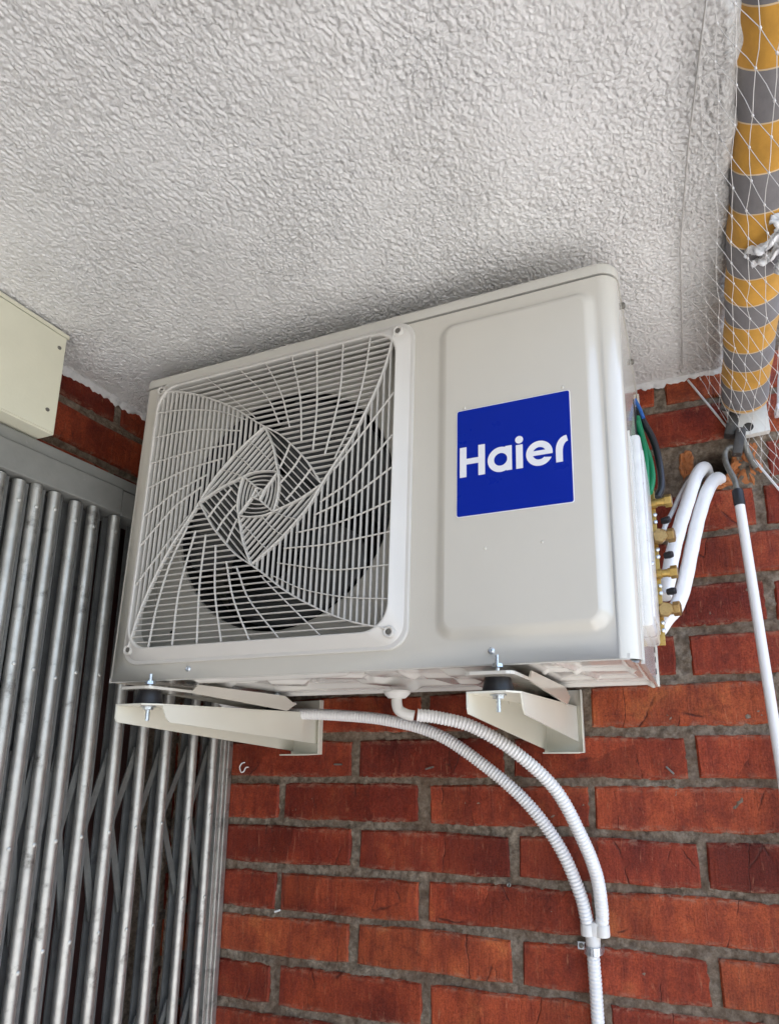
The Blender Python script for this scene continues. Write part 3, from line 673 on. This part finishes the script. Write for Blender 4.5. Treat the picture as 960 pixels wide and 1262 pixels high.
MB().box(.01, AW - .26, .245, .262, .02, SEAM - .01).build('condenser_coil', 'coil', ac)
fan = empty('fan', (GC[0], .075, GC[1])); fan.parent = ac; fan.rotation_euler = (0, R(62), 0)
mb = MB(); mb.lathe([(-.045, .0001), (-.045, .046), (-.040, .054), (.030, .054), (.030, .0001)], (0, 0, 0), (0, 1, 0), 32); mb.build('hub', 'fan', fan, 40)
def blade(k):
    V = []; nr, na = 8, 10
    for i in range(nr + 1):
        r_ = .05 + (.190 - .05) * i / nr; w0 = 34 + 26 * (i / nr) ** .7; sweep = -26 * (i / nr) ** 1.4
        for j in range(na + 1):
            t = j / na * 2 - 1; a = R(120 * k + sweep + w0 * t * (1 - .10 * max(0, i / nr - .8) * 5 * abs(t)))
            V.append((r_ * math.cos(a), -.030 * t + .008 * t * t - .012 * i / nr, r_ * math.sin(a)))
    m = na + 1; F = [(i * m + j, i * m + j + 1, (i + 1) * m + j + 1, (i + 1) * m + j) for i in range(nr) for j in range(na)]
    o = mk('blade', V, F, 'fan', fan, 180); md = o.modifiers.new('thick', 'SOLIDIFY'); md.thickness = .003
for k in range(3): blade(k)
# ---- base pan with stamped relief
us = np.linspace(.006, AW - .003, 260); vs = np.linspace(.006, AD + .002, 110); U, Vv = np.meshgrid(us, vs, indexing='ij')
def sstep(a, b_, t): t = np.clip((t - a) / (b_ - a), 0, 1); return t * t * (3 - 2 * t)
def pad(cx, cy, hx, hy, e=.012, r=0):
    c_, s_ = math.cos(R(r)), math.sin(R(r)); X = (U - cx) * c_ + (Vv - cy) * s_; Y = -(U - cx) * s_ + (Vv - cy) * c_
    return sstep(0, e, np.minimum(hx - abs(X), hy - abs(Y)))
relief = (pad(.30, .165, .19, .11, .02) * .010 - pad(.27, .06, .14, .018, .012, 4) * .007 - pad(.38, .235, .03, .06, .016, -20) * .011 - pad(.33, .15, .05, .02, .01, 24) * .006
          - pad(.45, .11, .05, .025, .012, -30) * .009 + pad(.59, .18, .05, .12, .012, 3) * -.009 - pad(.54, .13, .05, .022, .014, 18) * .006 - pad(.60, .07, .022, .022, .02) * .006
          + pad(.735, .16, .062, .105, .010) * .0045 - pad(.735, .16, .066, .006, .004, 12) * .0045 - pad(.72, .16, .006, .105, .004, -8) * .0045 - pad(.20, .2, .04, .03, .014, 30) * .008 - pad(.12, .15, .05, .012, .01, 10) * .007)
Zp = .006 + relief - .006 * (1 - sstep(0, .014, Vv - .006)) - .006 * sstep(AD - .012, AD, Vv) - .005 * sstep(AW - .016, AW - .006, U)
gridmesh('base_pan', np.stack([U, Vv, Zp], -1), 'pan', ac, flip=True)
mb = MB(); mb.box(.004, AW - .012, .002, .0055, -.0012, .006); mb.box(AW - .0025, AW + .0022, .03, AD + .004, -.0035, .30); mb.build('pan_flange', 'pan', ac)
mb = MB(); mb.box(AW + .0005, AW + .0045, AD - .012, AD + .006, -.004, SEAM - .004, .0008)
mb.build('rear_flange', 'casing', ac)
for z in (.012, .03, .045):
    MB().box(AW + .0022, AW + .0028, AD - .05, AD - .042, z, z + .008).build('vent_slot', 'dark', ac)
MB().box(AW - .001, AW + .0007, .20, .292, .36, .445, .0004).build('cable_opening_shade', 'dark', ac)  # flat black plate, paints the dark of the opening without a real hole
for y, z in ((.062, .512), (.20, .512)):
    mb = MB(); mb.lathe([(0, .0045), (.003, .0045), (.0045, .003), (.0048, .001)], (AW + .001, y, z), (1, 0, 0), 12); mb.build('screw', 'hook', ac, 35)
# mounting feet under the pan
for x0 in (.069, .618):
    xr = x0 + .061; mb = MB()
    ear = [(x0 + .008, -.036), (x0 + .003, -.034), (x0, -.028), (x0, .01), (x0 + .004, AD + .01), (xr - .002, AD + .01), (xr, .01), (xr, -.028), (xr - .003, -.034), (xr - .008, -.036)]
    mb.prism(ear, lambda u, v, d: (u, v, d), -.0165, -.0125)
    for xx in (x0 + .001, xr - .0035):
        mb.prism([(.012, -.0165), (.05, -.0125), (.06, -.002), (AD - .03, -.002), (AD + .006, -.0165), (AD - .02, -.030), (.05, -.0165)], lambda u, v, d: (d, u, v), xx, xx + .0025)
    ft = mb.build('mounting_foot', 'casing', ac)
    for k in range(5):
        b2 = MB(); b2.lathe([(0, .0013), (.0004, .0012), (.0005, .0001)], (x0 + .012 + .009 * k, -.0355, -.0145), (0, -1, 0), 8); b2.build('rivet_hole', 'dark', ft)
# drain elbow
mb = MB(); dx, dy = .402, .225
mb.lathe([(0, .0225), (-.004, .0225), (-.008, .019), (-.012, .0150), (-.0125, .011), (-.012, .001)], (dx, dy, -.006), (0, 0, 1), 24)
mb.tube(spline([(dx, dy, -.014), (dx, dy, -.026), (dx + .004, dy + .001, -.038), (dx + .016, dy + .005, -.045), (dx + .028, dy + .010, -.0475)], 6), .0090, 16); mb.build('drain_elbow', 'pvc', ac, 40)
# service cover, valve plate, valves
mb = MB(); mb.box(AW - .002, AW + .0125, .075, .245, .050, .318, .005); mb.box(AW + .0115, AW + .0145, .09, .23, .065, .30, .0012); sc_ = mb.build('service_cover', 'cover', ac, 40)
b2 = MB(); b2.lathe([(0, .0035), (.002, .003), (.0025, .0005)], (AW + .0145, .12, .145), (1, 0, 0), 12); b2.build('screw', 'zinc', sc_, 40)
vp = MB().box(AW + .0, AW + .0200, .2475, .2515, .052, .305, .001).build('valve_plate', 'brass', ac)
for k, z in enumerate((.280, .222, .163, .105)):
    e = Vector((AW + .018, .243, z)); mb = MB(); ax = Vector((1, -.12 if k % 2 == 0 else -.18, .02)).normalized()
    if k % 2 == 0:
        mb.lathe([(-.012, .0075), (.004, .0078), (.005, .0062), (.013, .0062), (.0135, .0072), (.017, .0072)], e, ax, 14)
        mb.lathe([(.0172, .0095), (.018, .0103), (.0265, .0103), (.0275, .0092), (.0277, .001)], e, ax, 6)
    else:
        mb.lathe([(-.014, .010), (.006, .0105), (.010, .008), (.017, .008)], e, ax, 14)
        mb.lathe([(.0172, .0105), (.018, .0113), (.0270, .0113), (.0282, .0100), (.0284, .001)], e, ax, 6)
        mb.lathe([(-.002, .009), (.014, .0118), (.0215, .0118), (.023, .0105), (.0231, .001)], e + Vector((.004, .004, -.001)), (.12, -1, -.05), 6)
    mb.build('valve', 'bronze' if k % 2 else 'brass', vp, 30)
    for dz in (-.018, -.030):
        b2 = MB(); b2.lathe([(0, .0034), (.002, .0034), (.003, .0024), (.0033, .0005)], (AW + .018, .2475, z + dz), (.5, -1, 0), 10); b2.build('screw', 'zinc', vp, 40)
    if k < 3:
        b2 = MB(); b2.lathe([(0, .005), (.008, .006), (.013, .005), (.014, .001)], (AW + .028, .258, z - .026), (.7, -.3, 0), 12); b2.build('grommet', 'rubber', vp, 40)
# cables beside the cover
for nm, mt, r_, pts in (('earth_cable', 'green', .0052, [(AW + .001, .26, .445), (AW + .008, .255, .40), (AW + .017, .245, .355), (AW + .019, .235, .32), (AW + .014, .22, .290)]),
                        ('earth_cable', 'green', .0045, [(AW + .001, .24, .425), (AW + .008, .232, .385), (AW + .0115, .225, .35), (AW + .011, .215, .30)]),
                        ('power_cable', 'black', .0058, [(AW + .000, .275, .470), (AW + .012, .272, .437), (AW + .0245, .268, .40), (AW + .031, .262, .355), (AW + .0315, .258, .315), (AW + .024, .255, .295)]),
                        ('power_cable', 'blue', .0030, [(AW - .001, .27, .485), (AW + .006, .268, .465), (AW + .011, .266, .445)])):
    mb = MB(); mb.tube(spline(pts, 8), r_, 12); mb.build(nm, mt, ac, 60)

# ================================================================== WALL BRACKETS
def bracket(xl, dz, label):
    br = empty('wall_bracket', (xl + .03, YW, -.12), label, 'bracket', 'cream wall brackets under the air conditioner')
    inv = (-(xl + .03), -YW, .12); t = .0022; xr = xl + .061; zt = -.0415 + dz
    def P(mb, nm, m, sm=None): o = mb.build(nm, m, br, sm); o.location = inv; return o
    # arm: top web, deep left flange, right flange set back from the tip
    mb = MB(); mb.prism([(xl, -.040), (xr - .012, -.040), (xr, -.012), (xr, YW - .005), (xl, YW - .005)], lambda u, v, d: (u, v, d), zt - t, zt)
    mb.prism([(-.040, zt - t - .0002), (-.040, zt - .020), (-.036, zt - .026), (YW - .005, zt - .078), (YW - .005, zt - t - .0002)], lambda u, v, d: (d, u, v), xl, xl + t)
    mb.prism([(-.012, zt - t - .0002), (-.004, zt - .020), (.004, zt - .027), (YW - .005, zt - .064), (YW - .005, zt - t - .0002)], lambda u, v, d: (d, u, v), xr - t, xr)
    P(mb, 'arm', 'bracket')
    mb = MB(); mb.box(xl - .003, xr + .010, YW - .0048, YW - .0012, -.1245, -.012, .0004); mb.box(xr + .0078, xr + .0102, YW - .016, YW - .0050, -.1245, -.012, .0003)
    mb.box(xl + .004, xr + .0076, YW - .055, YW - .0050, -.1245, -.1222, .0003); P(mb, 'wall_plate', 'bracket')
    for (y, s_) in ((-.010, 1), (.305, .9)):
        x = xl + .031; b2 = MB(); b2.lathe([(0, .0195), (.003, .0198), (.016, .0165), (.0225, .0155), (.0245, .0145)], (x, y, zt + .0002), (0, 0, 1), 24); P(b2, 'rubber_damper', 'rubber', 40)
        b2 = MB(); b2.lathe([(-.024, .0030), (.046, .0030)], (x, y, zt), (0, 0, 1), 12)
        b2.lathe([(-.0078, .0070), (-.0072, .0076), (-.0026, .0076)], (x, y, zt), (0, 0, 1), 6); b2.lathe([(.0300, .0070), (.0306, .0076), (.0352, .0070)], (x, y, zt), (0, 0, 1), 6)
        P(b2, 'bolt', 'zinc', 30)
        b2 = MB(); b2.lathe([(-.0023 - t + .0020, .0105), (-.0040, .0105)], (x, y, zt - .0002), (0, 0, 1), 20); P(b2, 'washer', 'zinc', 30)
bracket(.070, .003, 'left cream wall bracket, beside the steel folding gate, carrying the unit below its fan')
bracket(.618, .000, 'right cream wall bracket, under the blue badge side of the unit, bolt hanging in view')

# ================================================================== CONDUITS
def corrugated(name, pts, r, label, cat='conduit', pitch=.0062):
    p = resample(spline(pts, 24), pitch / 6); n = len(p); rs = []
    for i in range(n):
        c_ = math.cos(2 * math.pi * i / 6); rs.append(r * (1 + .08 * max(-.75, min(.75, c_ * 1.4))))
    mb = MB(); mb.tube(p, rs, 18); return tag(mb.build(name, 'conduit', None, 70), label, cat, 'white corrugated conduits on the brick wall')
corrugated('corrugated_conduit', [(-.09, .345, .012), (-.04, .345, -.022), (.04, .350, -.036), (.10, .352, -.0405), (.205, .358, -.0465), (.316, .362, -.0590), (.4205, .366, -.0880), (.514, .372, -.1480), (.587, .378, -.2110), (.640, .384, -.2840), (.669, .390, -.3560), (.6785, .3945, -.4030)], .0107,
           'white corrugated conduit running behind the left bracket, lower of the two curving hoses')
corrugated('corrugated_conduit', [(.4335, .240, -.0560), (.466, .256, -.0605), (.521, .273, -.0765), (.585, .296, -.1170), (.647, .323, -.1800), (.6815, .348, -.2540), (.7010, .372, -.3200), (.7045, .390, -.3780), (.7030, .3945, -.4030)], .0107,
           'white corrugated drain hose hanging from the elbow under the unit, upper of two')
corrugated('corrugated_conduit', [(.6845, .3970, -.4350), (.6855, .4000, -.50), (.6860, .4005, -.57), (.6870, .4005, -.75), (.6870, .4005, -1.3)], .0104,
           'single white corrugated conduit dropping down the wall below the Y joint')
jn = empty('conduit_joint', (.690, .395, -.43), 'cream plastic Y joint where two white corrugated hoses meet on the wall', 'joint')
mb = MB(); mb.lathe([(0, .0118), (.003, .0122), (.016, .0120), (.018, .0114)], (.6785, .3950, -.4225), (-.0, 0, 1), 20); mb.lathe([(0, .0118), (.003, .0122), (.016, .0120), (.018, .0114)], (.7030, .3950, -.4225), (0, 0, 1), 20)
mb.box(.680, .7015, .386, .404, -.4235, -.4005, .004); mb.lathe([(0, .0120), (.014, .0125), (.018, .011)], (.6860, .3970, -.4400), (0, 0, 1), 20); mb.build('joint_body', 'pvc', jn, 40).location = (-.690, -.395, .43)
cl = empty('pipe_clamp', (.68, YW, -.445), 'small zinc saddle clamp holding the conduit joint to the bricks', 'clamp')
mb = MB(); pts = [(.657, -.0015), (.6705, -.0015), (.6725, -.004)] + [(.6858 + .0142 * math.cos(R(a)), -.0172 - .0142 * math.sin(R(a)) * 1.05) for a in range(180, -1, -20)] + [(.7005, -.0015)]
for a, b_ in zip(pts, pts[1:]):
    n_ = Vector((b_[1] - a[1], -(b_[0] - a[0]))).normalized() * .0012
    mb.add([(q[0], q[1], z) for z in (-.451, -.439) for q in (a, b_, (b_[0] + n_.x, b_[1] + n_.y), (a[0] + n_.x, a[1] + n_.y))], [(0, 1, 2, 3), (4, 5, 6, 7), (0, 1, 5, 4), (1, 2, 6, 5), (2, 3, 7, 6), (3, 0, 4, 7)])
mb.build('strap', 'zinc', cl).location = (-.68, 0, .445)
mb = MB(); mb.lathe([(0, .0042), (.002, .0038), (.0026, .001)], (.6630, -.0028, -.445), (0, -1, 0), 12); mb.build('screw', 'hook', cl, 40).location = (-.68, 0, .445)

# ================================================================== WHITE INSULATED PIPES, CLEAR HOSE
def pipe(name, pts, r, m, label, cat, wob=0):
    p = resample(spline(pts, 20), .006); rng = random.Random(len(pts)); mb = MB()
    mb.tube(p, [r * (1 + wob * math.sin(i * .9 + rng.uniform(-.3, .3))) for i in range(len(p))], 20); return tag(mb.build(name, m, None, 70), label, cat, 'white foam covered pipes' if name == 'insulated_pipe' else None)
pipe('insulated_pipe', [(.952, .475, .372), (.944, .440, .386), (.9365, .405, .3855), (.920, .375, .357), (.900, .345, .300), (.8815, .315, .2440), (.8655, .29, .188), (.8570, .275, .148), (.8480, .262, .118)], .0119, 'foam',
     'white foam covered pipe curving from the wall hole, nearer to the unit', 'pipe', .02)
pipe('insulated_pipe', [(.980, .475, .348), (.968, .440, .362), (.9560, .402, .3600), (.9370, .372, .328), (.9155, .345, .270), (.8975, .318, .205), (.8800, .295, .140), (.8650, .278, .103), (.8490, .262, .082), (.836, .256, .064)], .0119, 'foam',
     'white foam covered pipe curving from the wall hole, farther from the unit and lower', 'pipe', .02)
pipe('clear_hose', [(.945, .46, .372), (.930, .418, .381), (.910, .395, .362), (.890, .370, .325), (.876, .345, .290), (.862, .31, .255), (.852, .285, .225)], .0042, 'clear', 'thin translucent hose looping beside the white foam pipes', 'hose')

# ================================================================== AWNING, END BRACKET, POLE, NET
A0, A1 = Vector((1.0146, .36, .5013)), Vector((1.0129, -.35, .6842)); AR = .0394; axd = (A1 - A0).normalized()
aw = empty('awning', A0, 'rolled yellow and grey striped awning under the ceiling edge behind the net', 'awning')
bounds = [-.014, -.008, .040, .082, .122, .169, .211, .255, .303, .350, .400, .457, .509, .565, .62, .675, .73, .79, .85, .91, .97, 1.03, 1.09]
cols = [0, 1] + [0, 1] * 12
u_ = axd.orthogonal().normalized(); v_ = axd.cross(u_); V, F, mi = [], [], []
loops = [(-.0140, 2)]; 
for i in range(1, len(bounds) - 1):
    loops.append((bounds[i] - .0008, 1 if i % 2 == 0 else 0)); loops.append((bounds[i] + .0008, 2))
n = 40; lens = []
segs = []                                 # (start, end, material)
kinds = [0, 1]                             # yellow, grey
cur = -.016; segs.append((cur, -.0125, 2)); segs.append((-.0125, -.009, 0)); segs.append((-.009, -.0078, 2)); prev = -.0078; c_ = 1
for bnd in bounds[2:]:
    segs.append((prev, bnd - .0008, c_)); segs.append((bnd - .0008, bnd + .0008, 2)); prev = bnd + .0008; c_ = 1 - c_
def roll_r(a, s): return AR * (1 + .012 * math.sin(a * 2 + s * 9) + .008 * math.sin(a * 5 + s * 23)) + .0010 * math.sin(s * 70 + a)
for s0, s1, mm in segs:
    k_ = 3 if s1 - s0 > .01 else 1
    for q_ in range(k_):
        a_ = s0 + (s1 - s0) * q_ / k_; b_ = s0 + (s1 - s0) * (q_ + 1) / k_; base = len(V)
        for s_ in (a_, b_):
            for k in range(n):
                t = 2 * math.pi * k / n; V.append(A0 + axd * s_ + (u_ * math.cos(t) + v_ * math.sin(t)) * roll_r(t, s_) - A0)
        for k in range(n): F.append((base + k, base + (k + 1) % n, base + n + (k + 1) % n, base + n + k)); mi.append(mm)
V.append(axd * -.013); F += [(k, (k + 1) % n, len(V) - 1) for k in range(n)]; mi += [1] * n
ro_ = mk('fabric_roll', V, F, ['yellow', 'grey', 'hem'], aw, 180, fix=False); ro_.data.polygons.foreach_set('material_index', mi)
bm = bmesh.new(); bm.from_mesh(ro_.data); bmesh.ops.remove_doubles(bm, verts=bm.verts, dist=1e-5); bmesh.ops.recalc_face_normals(bm, faces=bm.faces); bm.to_mesh(ro_.data); bm.free()
# end plate with a round hole
v2, f2 = fill_holes([(.980, .497), (1.052, .520), (1.0535, .437), (1.0085, .4345)], [[(1.0185 + .0088 * math.cos(R(a)), .4500 + .0088 * math.sin(R(a))) for a in range(0, 360, 18)]])
mb = MB(); nn = len(v2); mb.add([(x - A0.x, YW - .016 - A0.y, z - A0.z) for x, z in v2] + [(x - A0.x, YW - .012 - A0.y, z - A0.z) for x, z in v2], f2 + [tuple(i + nn for i in f) for f in f2])
mb.prism([(.980, .497), (1.052, .520), (1.0535, .437), (1.0085, .4345)], lambda u, v, d: (u - A0.x, d - A0.y, v - A0.z), YW - .0118, YW - .0020) if False else None
for a, b_ in (((.980, .497), (1.052, .520)), ((1.052, .520), (1.0535, .437)), ((1.0535, .437), (1.0085, .4345)), ((1.0085, .4345), (.980, .497))):
    mb.add([(a[0] - A0.x, YW - .016 - A0.y, a[1] - A0.z), (b_[0] - A0.x, YW - .016 - A0.y, b_[1] - A0.z), (b_[0] - A0.x, YW - .001 - A0.y, b_[1] - A0.z), (a[0] - A0.x, YW - .001 - A0.y, a[1] - A0.z)], [(0, 1, 2, 3)])
mb.build('end_plate', 'plate', aw)
mb = MB(); mb.tube([tuple(Vector(p) - A0) for p in ((1.0185, YW - .013, .45), (1.0185, YW - .002, .45))], .0095, 20); mb.build('plate_recess', 'gear', aw)
# crank gearbox with eye and steel stay
mb = MB(); T = Matrix.Translation(Vector((.9935, .392, .4625)) - A0) @ Matrix.Rotation(R(18), 4, 'Y')
mb.box(-.0095, .0095, -.012, .012, -.032, .030, .004, T)
T2 = Matrix.Translation(Vector((.9985, .378, .418)) - A0) @ Matrix.Rotation(R(14), 4, 'Y'); mb.box(-.0085, .0085, -.010, .010, -.030, .020, .003, T2)
mb.lathe([(-.008, .009), (.008, .009)], Vector((.983, .383, .490)) - A0, (1, .2, -.4), 14); mb.tube([Vector(p) - A0 for p in ((.976, .385, .497), (.985, .380, .501), (1.0, .378, .4995), (1.012, .380, .498))], .0028, 8)
mb.build('gearbox', 'gear', aw, 40)
mb = MB(); mb.tube([Vector(p) - A0 for p in spline([(1.004, .388, .428), (1.010, .395, .405), (1.018, .403, .384), (1.024, .408, .372)], 6)], .0058, 12); mb.build('stay_rod', 'hook', aw, 50)
# folded arm outside the roll
ar_ = MB(); ar_.tube([(1.0700, .385, .4690), (1.0760, .375, .52), (1.095, .33, .61), (1.15, .10, .72)], .0050, 12); ar_.box(1.064, 1.078, .375, .410, .462, .474, .002)
ar_.build('folded_arm', 'white_arm', aw, 40).location = -A0
# white cloth knotted round the roll
rng = random.Random(5); ct = empty('cloth_tie', (1.02, .05, .55), 'white cloth strip knotted round the striped awning roll', 'cloth')
def scrap(name, pts, w_, tw):
    P = spline(pts, 8); V = []; m = 7
    for i, p in enumerate(P):
        t = (P[min(i + 1, len(P) - 1)] - P[max(i - 1, 0)]).normalized(); s_ = t.cross(Vector((math.sin(i * .3 + tw), -1, .3))).normalized(); up = s_.cross(t)
        for k in range(m): q_ = k / (m - 1) * 2 - 1; V.append(p + s_ * q_ * w_ * (1 + .15 * math.sin(i * 1.1 + tw)) + up * .004 * math.sin(q_ * 5 + i * .5 + tw))
    F = [(i * m + k, i * m + k + 1, (i + 1) * m + k + 1, (i + 1) * m + k) for i in range(len(P) - 1) for k in range(m - 1)]
    o = mk(name, V, F, 'cloth', ct, 180); o.location = (-1.02, -.05, -.55); md = o.modifiers.new('thick', 'SOLIDIFY'); md.thickness = .0022
def cp(s_, a, rr): return A0 + axd * s_ + (Vector((math.cos(a), 0, math.sin(a)))) * rr
scrap('band', [cp(.318 + .004 * math.sin(k), R(-60 + k * 32), AR + .0045) for k in range(7)], .010, 0)
scrap('loop', [cp(.345, R(-62), AR + .005), cp(.338, R(-72), AR + .014), cp(.326, R(-92), AR + .016), cp(.318, R(-108), AR + .010), cp(.312, R(-112), AR + .005)], .0065, 1)
scrap('tail', [cp(.325, R(-58), AR + .008), cp(.312, R(-72), AR + .013), cp(.302, R(-90), AR + .010), cp(.296, R(-104), AR + .007)], .008, 2)
scrap('tail', [cp(.335, R(-50), AR + .010), cp(.318, R(-58), AR + .018), cp(.298, R(-64), AR + .016), cp(.280, R(-68), AR + .014)], .009, 4)
scrap('tail', [cp(.352, R(-84), AR + .005), cp(.350, R(-66), AR + .012), cp(.340, R(-50), AR + .016), cp(.335, R(-30), AR + .010)], .008, 3)

pole = empty('awning_pole', (.985, .36, .30), 'long white awning crank pole with black grip hanging against the bricks', 'pole')
def pp(mb, nm, m, sm=40): o = mb.build(nm, m, pole, sm); o.location = (-.985, -.36, -.30)
a_, b_ = Vector((.9835, .362, .3180)), Vector((1.0050, .352, -.42)); a2 = a_.lerp(b_, .038)
mb = MB(); mb.tube([a2, a_.lerp(b_, .5), b_, b_ + (b_ - a_) * 1.2], .0082, 16); pp(mb, 'shaft', 'pole_white')
mb = MB(); mb.tube([a_ + Vector((0, 0, .0)), a_.lerp(b_, .004), a_.lerp(b_, .036), a_.lerp(b_, .040)], [.0080, .0094, .0094, .0086], 16); pp(mb, 'grip', 'rubber')
mb = MB(); mb.tube(spline([(.9835, .362, .316), (.9805, .364, .340), (.9740, .368, .362), (.9710, .370, .380), (.9730, .372, .396), (.9810, .374, .404), (.9890, .376, .400), (.9910, .378, .390)], 8), .0049, 12); pp(mb, 'crank_hook', 'hook', 60)

# net: plane through the ceiling wire, falling outwards
ND = Vector((.133, 0, -.27)).normalized(); NP = Vector((.926, 0, ZC - .004))
def netp(d, y): return NP + ND * d + Vector((0, y, 0)) + Vector((ND.z, 0, -ND.x)) * (.004 * math.sin(y * 11 + d * 20) + .0015 * math.sin(y * 41 + d * 90))
nt_ = empty('bird_net', NP, 'white knotted bird net hung from the ceiling wire in front of the awning', 'net')
def dk(k, y): return .001 + .033 * k + (.155 if y < 0 else .09) * y + .0022 * math.sin(y * 90 + k * 1.7)
def yk(j, k): return -.66 + .0345 * j + (.004 * k if k < 10 else .004 * k) + .0012 * math.sin(j * 2.1 + k * 1.3)
NK, NJ = 16, 31
strings, knots = MB(), MB(); rng = random.Random(3)
P = {}
for k in range(-3, NK):
    for j in range(NJ):
        y = yk(j, k)
        if y < YW - .002: P[k, j] = (netp(max(dk(k, y), .0), y), dk(k, y))
for (k, j), (p, d) in P.items():
    for dk_, dj in ((0, 1), (1, 0)):
        q_ = P.get((k + dk_, j + dj))
        if q_ and d > -.004 and q_[1] > -.004 and (p - q_[0]).length > .004:
            mid = (p + q_[0]) / 2 + Vector((rng.uniform(-1, 1), rng.uniform(-1, 1), rng.uniform(-1, 1))) * .0011; strings.tube([p - NP, mid - NP, q_[0] - NP], .00037, 5, False)
    if d > 0: knots.lathe([(-.0014, .0004), (-.0008, .0013), (.0008, .0013), (.0014, .0004)], p - NP, (.3, 1, .2), 6)
tag(strings.build('mesh_strings', 'cord', nt_, 60), kind='stuff'); tag(knots.build('knots', 'cord', nt_, 60), kind='stuff')
mb = MB(); c0, c1 = Vector((.926, YW - .004, ZC - .010)), Vector((1.0605, YW - .006, .3180)); mb.tube([c0 - NP, c0.lerp(c1, .5) - NP + Vector((0, 0, -.0015)), c1 - NP, c1 + (c1 - c0) * 1.4 - NP], .0021, 8)
mb.build('edge_cord', 'cord', nt_, 60)
mb = MB(); mb.tube([(.916, .366, ZC - .006), (.9150, .25, ZC - .0085), (.9125, .06, ZC - .0085), (.922, -.10, ZC - .0085), (.936, -.24, ZC - .008), (.955, -.60, ZC - .008)], .0011, 6)
tag(mb.build('ceiling_wire', 'wire', None, 60), 'thin pale wire stretched along the ceiling beside the net', 'wire')
def eye(name, o, ax, r, wr, m, label, cat='hook', seg=300, lead=None):
    ax = Vector(ax).normalized(); u = ax.orthogonal().normalized(); v = ax.cross(u); o = Vector(o); pts = [o + (u * math.cos(R(a)) + v * math.sin(R(a))) * r for a in range(0, seg + 1, 20)]
    if lead: pts = pts + [Vector(lead)]
    mb = MB(); mb.tube(pts, wr, 8); return tag(mb.build(name, m, None, 60), label, cat)
eye('ceiling_hook', (.9180, .372, ZC - .012), (.2, 1, .1), .0055, .0011, 'wire', 'small pale eye hook screwed into the ceiling corner where wire and net meet', seg=320, lead=(.914, .372, ZC))
# small fixings on the bricks
mb = MB(); mb.tube(spline([(-.052, YW - .002, -.1400), (-.057, YW - .006, -.1420), (-.061, YW - .007, -.150), (-.057, YW - .007, -.160), (-.050, YW - .007, -.1590), (-.046, YW - .006, -.1510), (-.041, YW - .003, -.1500)], 6), .0013, 8)
tag(mb.build('wire_hook', 'conduit', None, 60), 'small curled white wire stuck to the bricks beside the gate post', 'hook')
for x, z, tilt, lab in ((.181, -.1445, 0, 'short pale nail in the brick below the left bracket'), (.385, -.1515, .25, 'grey wall plug nib in the brick under the drain elbow'), (.8316, -.155, -.8, 'small grey mortar scab stuck on the brick right of the right bracket')):
    mb = MB(); T = Matrix.Translation((x, YW - .004, z)) @ Matrix.Rotation(-tilt, 4, 'Y'); mb.box(-.009, .009, -.002, .003, -.0016, .0016, .0010, T); tag(mb.build('wall_nail', 'hook', None), lab, 'nail')
mb = MB(); T = Matrix.Translation((.0490, YW - .002, -.4335)) @ Matrix.Rotation(-.3, 4, 'Y'); mb.box(-.007, .006, -.002, .003, -.0018, .0018, .001, T); tag(mb.build('wall_nail', 'conduit', None), 'tiny white peg in the mortar joint low beside the gate post', 'nail')
mb = MB(); mb.lathe([(0, .0045), (.002, .0042), (.003, .003), (.0022, .0015), (.001, .0004)], (.5378, YW - .001, -.3557), (0, -1, 0), 12); tag(mb.build('wall_plug', 'hook', None, 40), 'round grey wall plug in a brick left of the hose bend', 'plug')
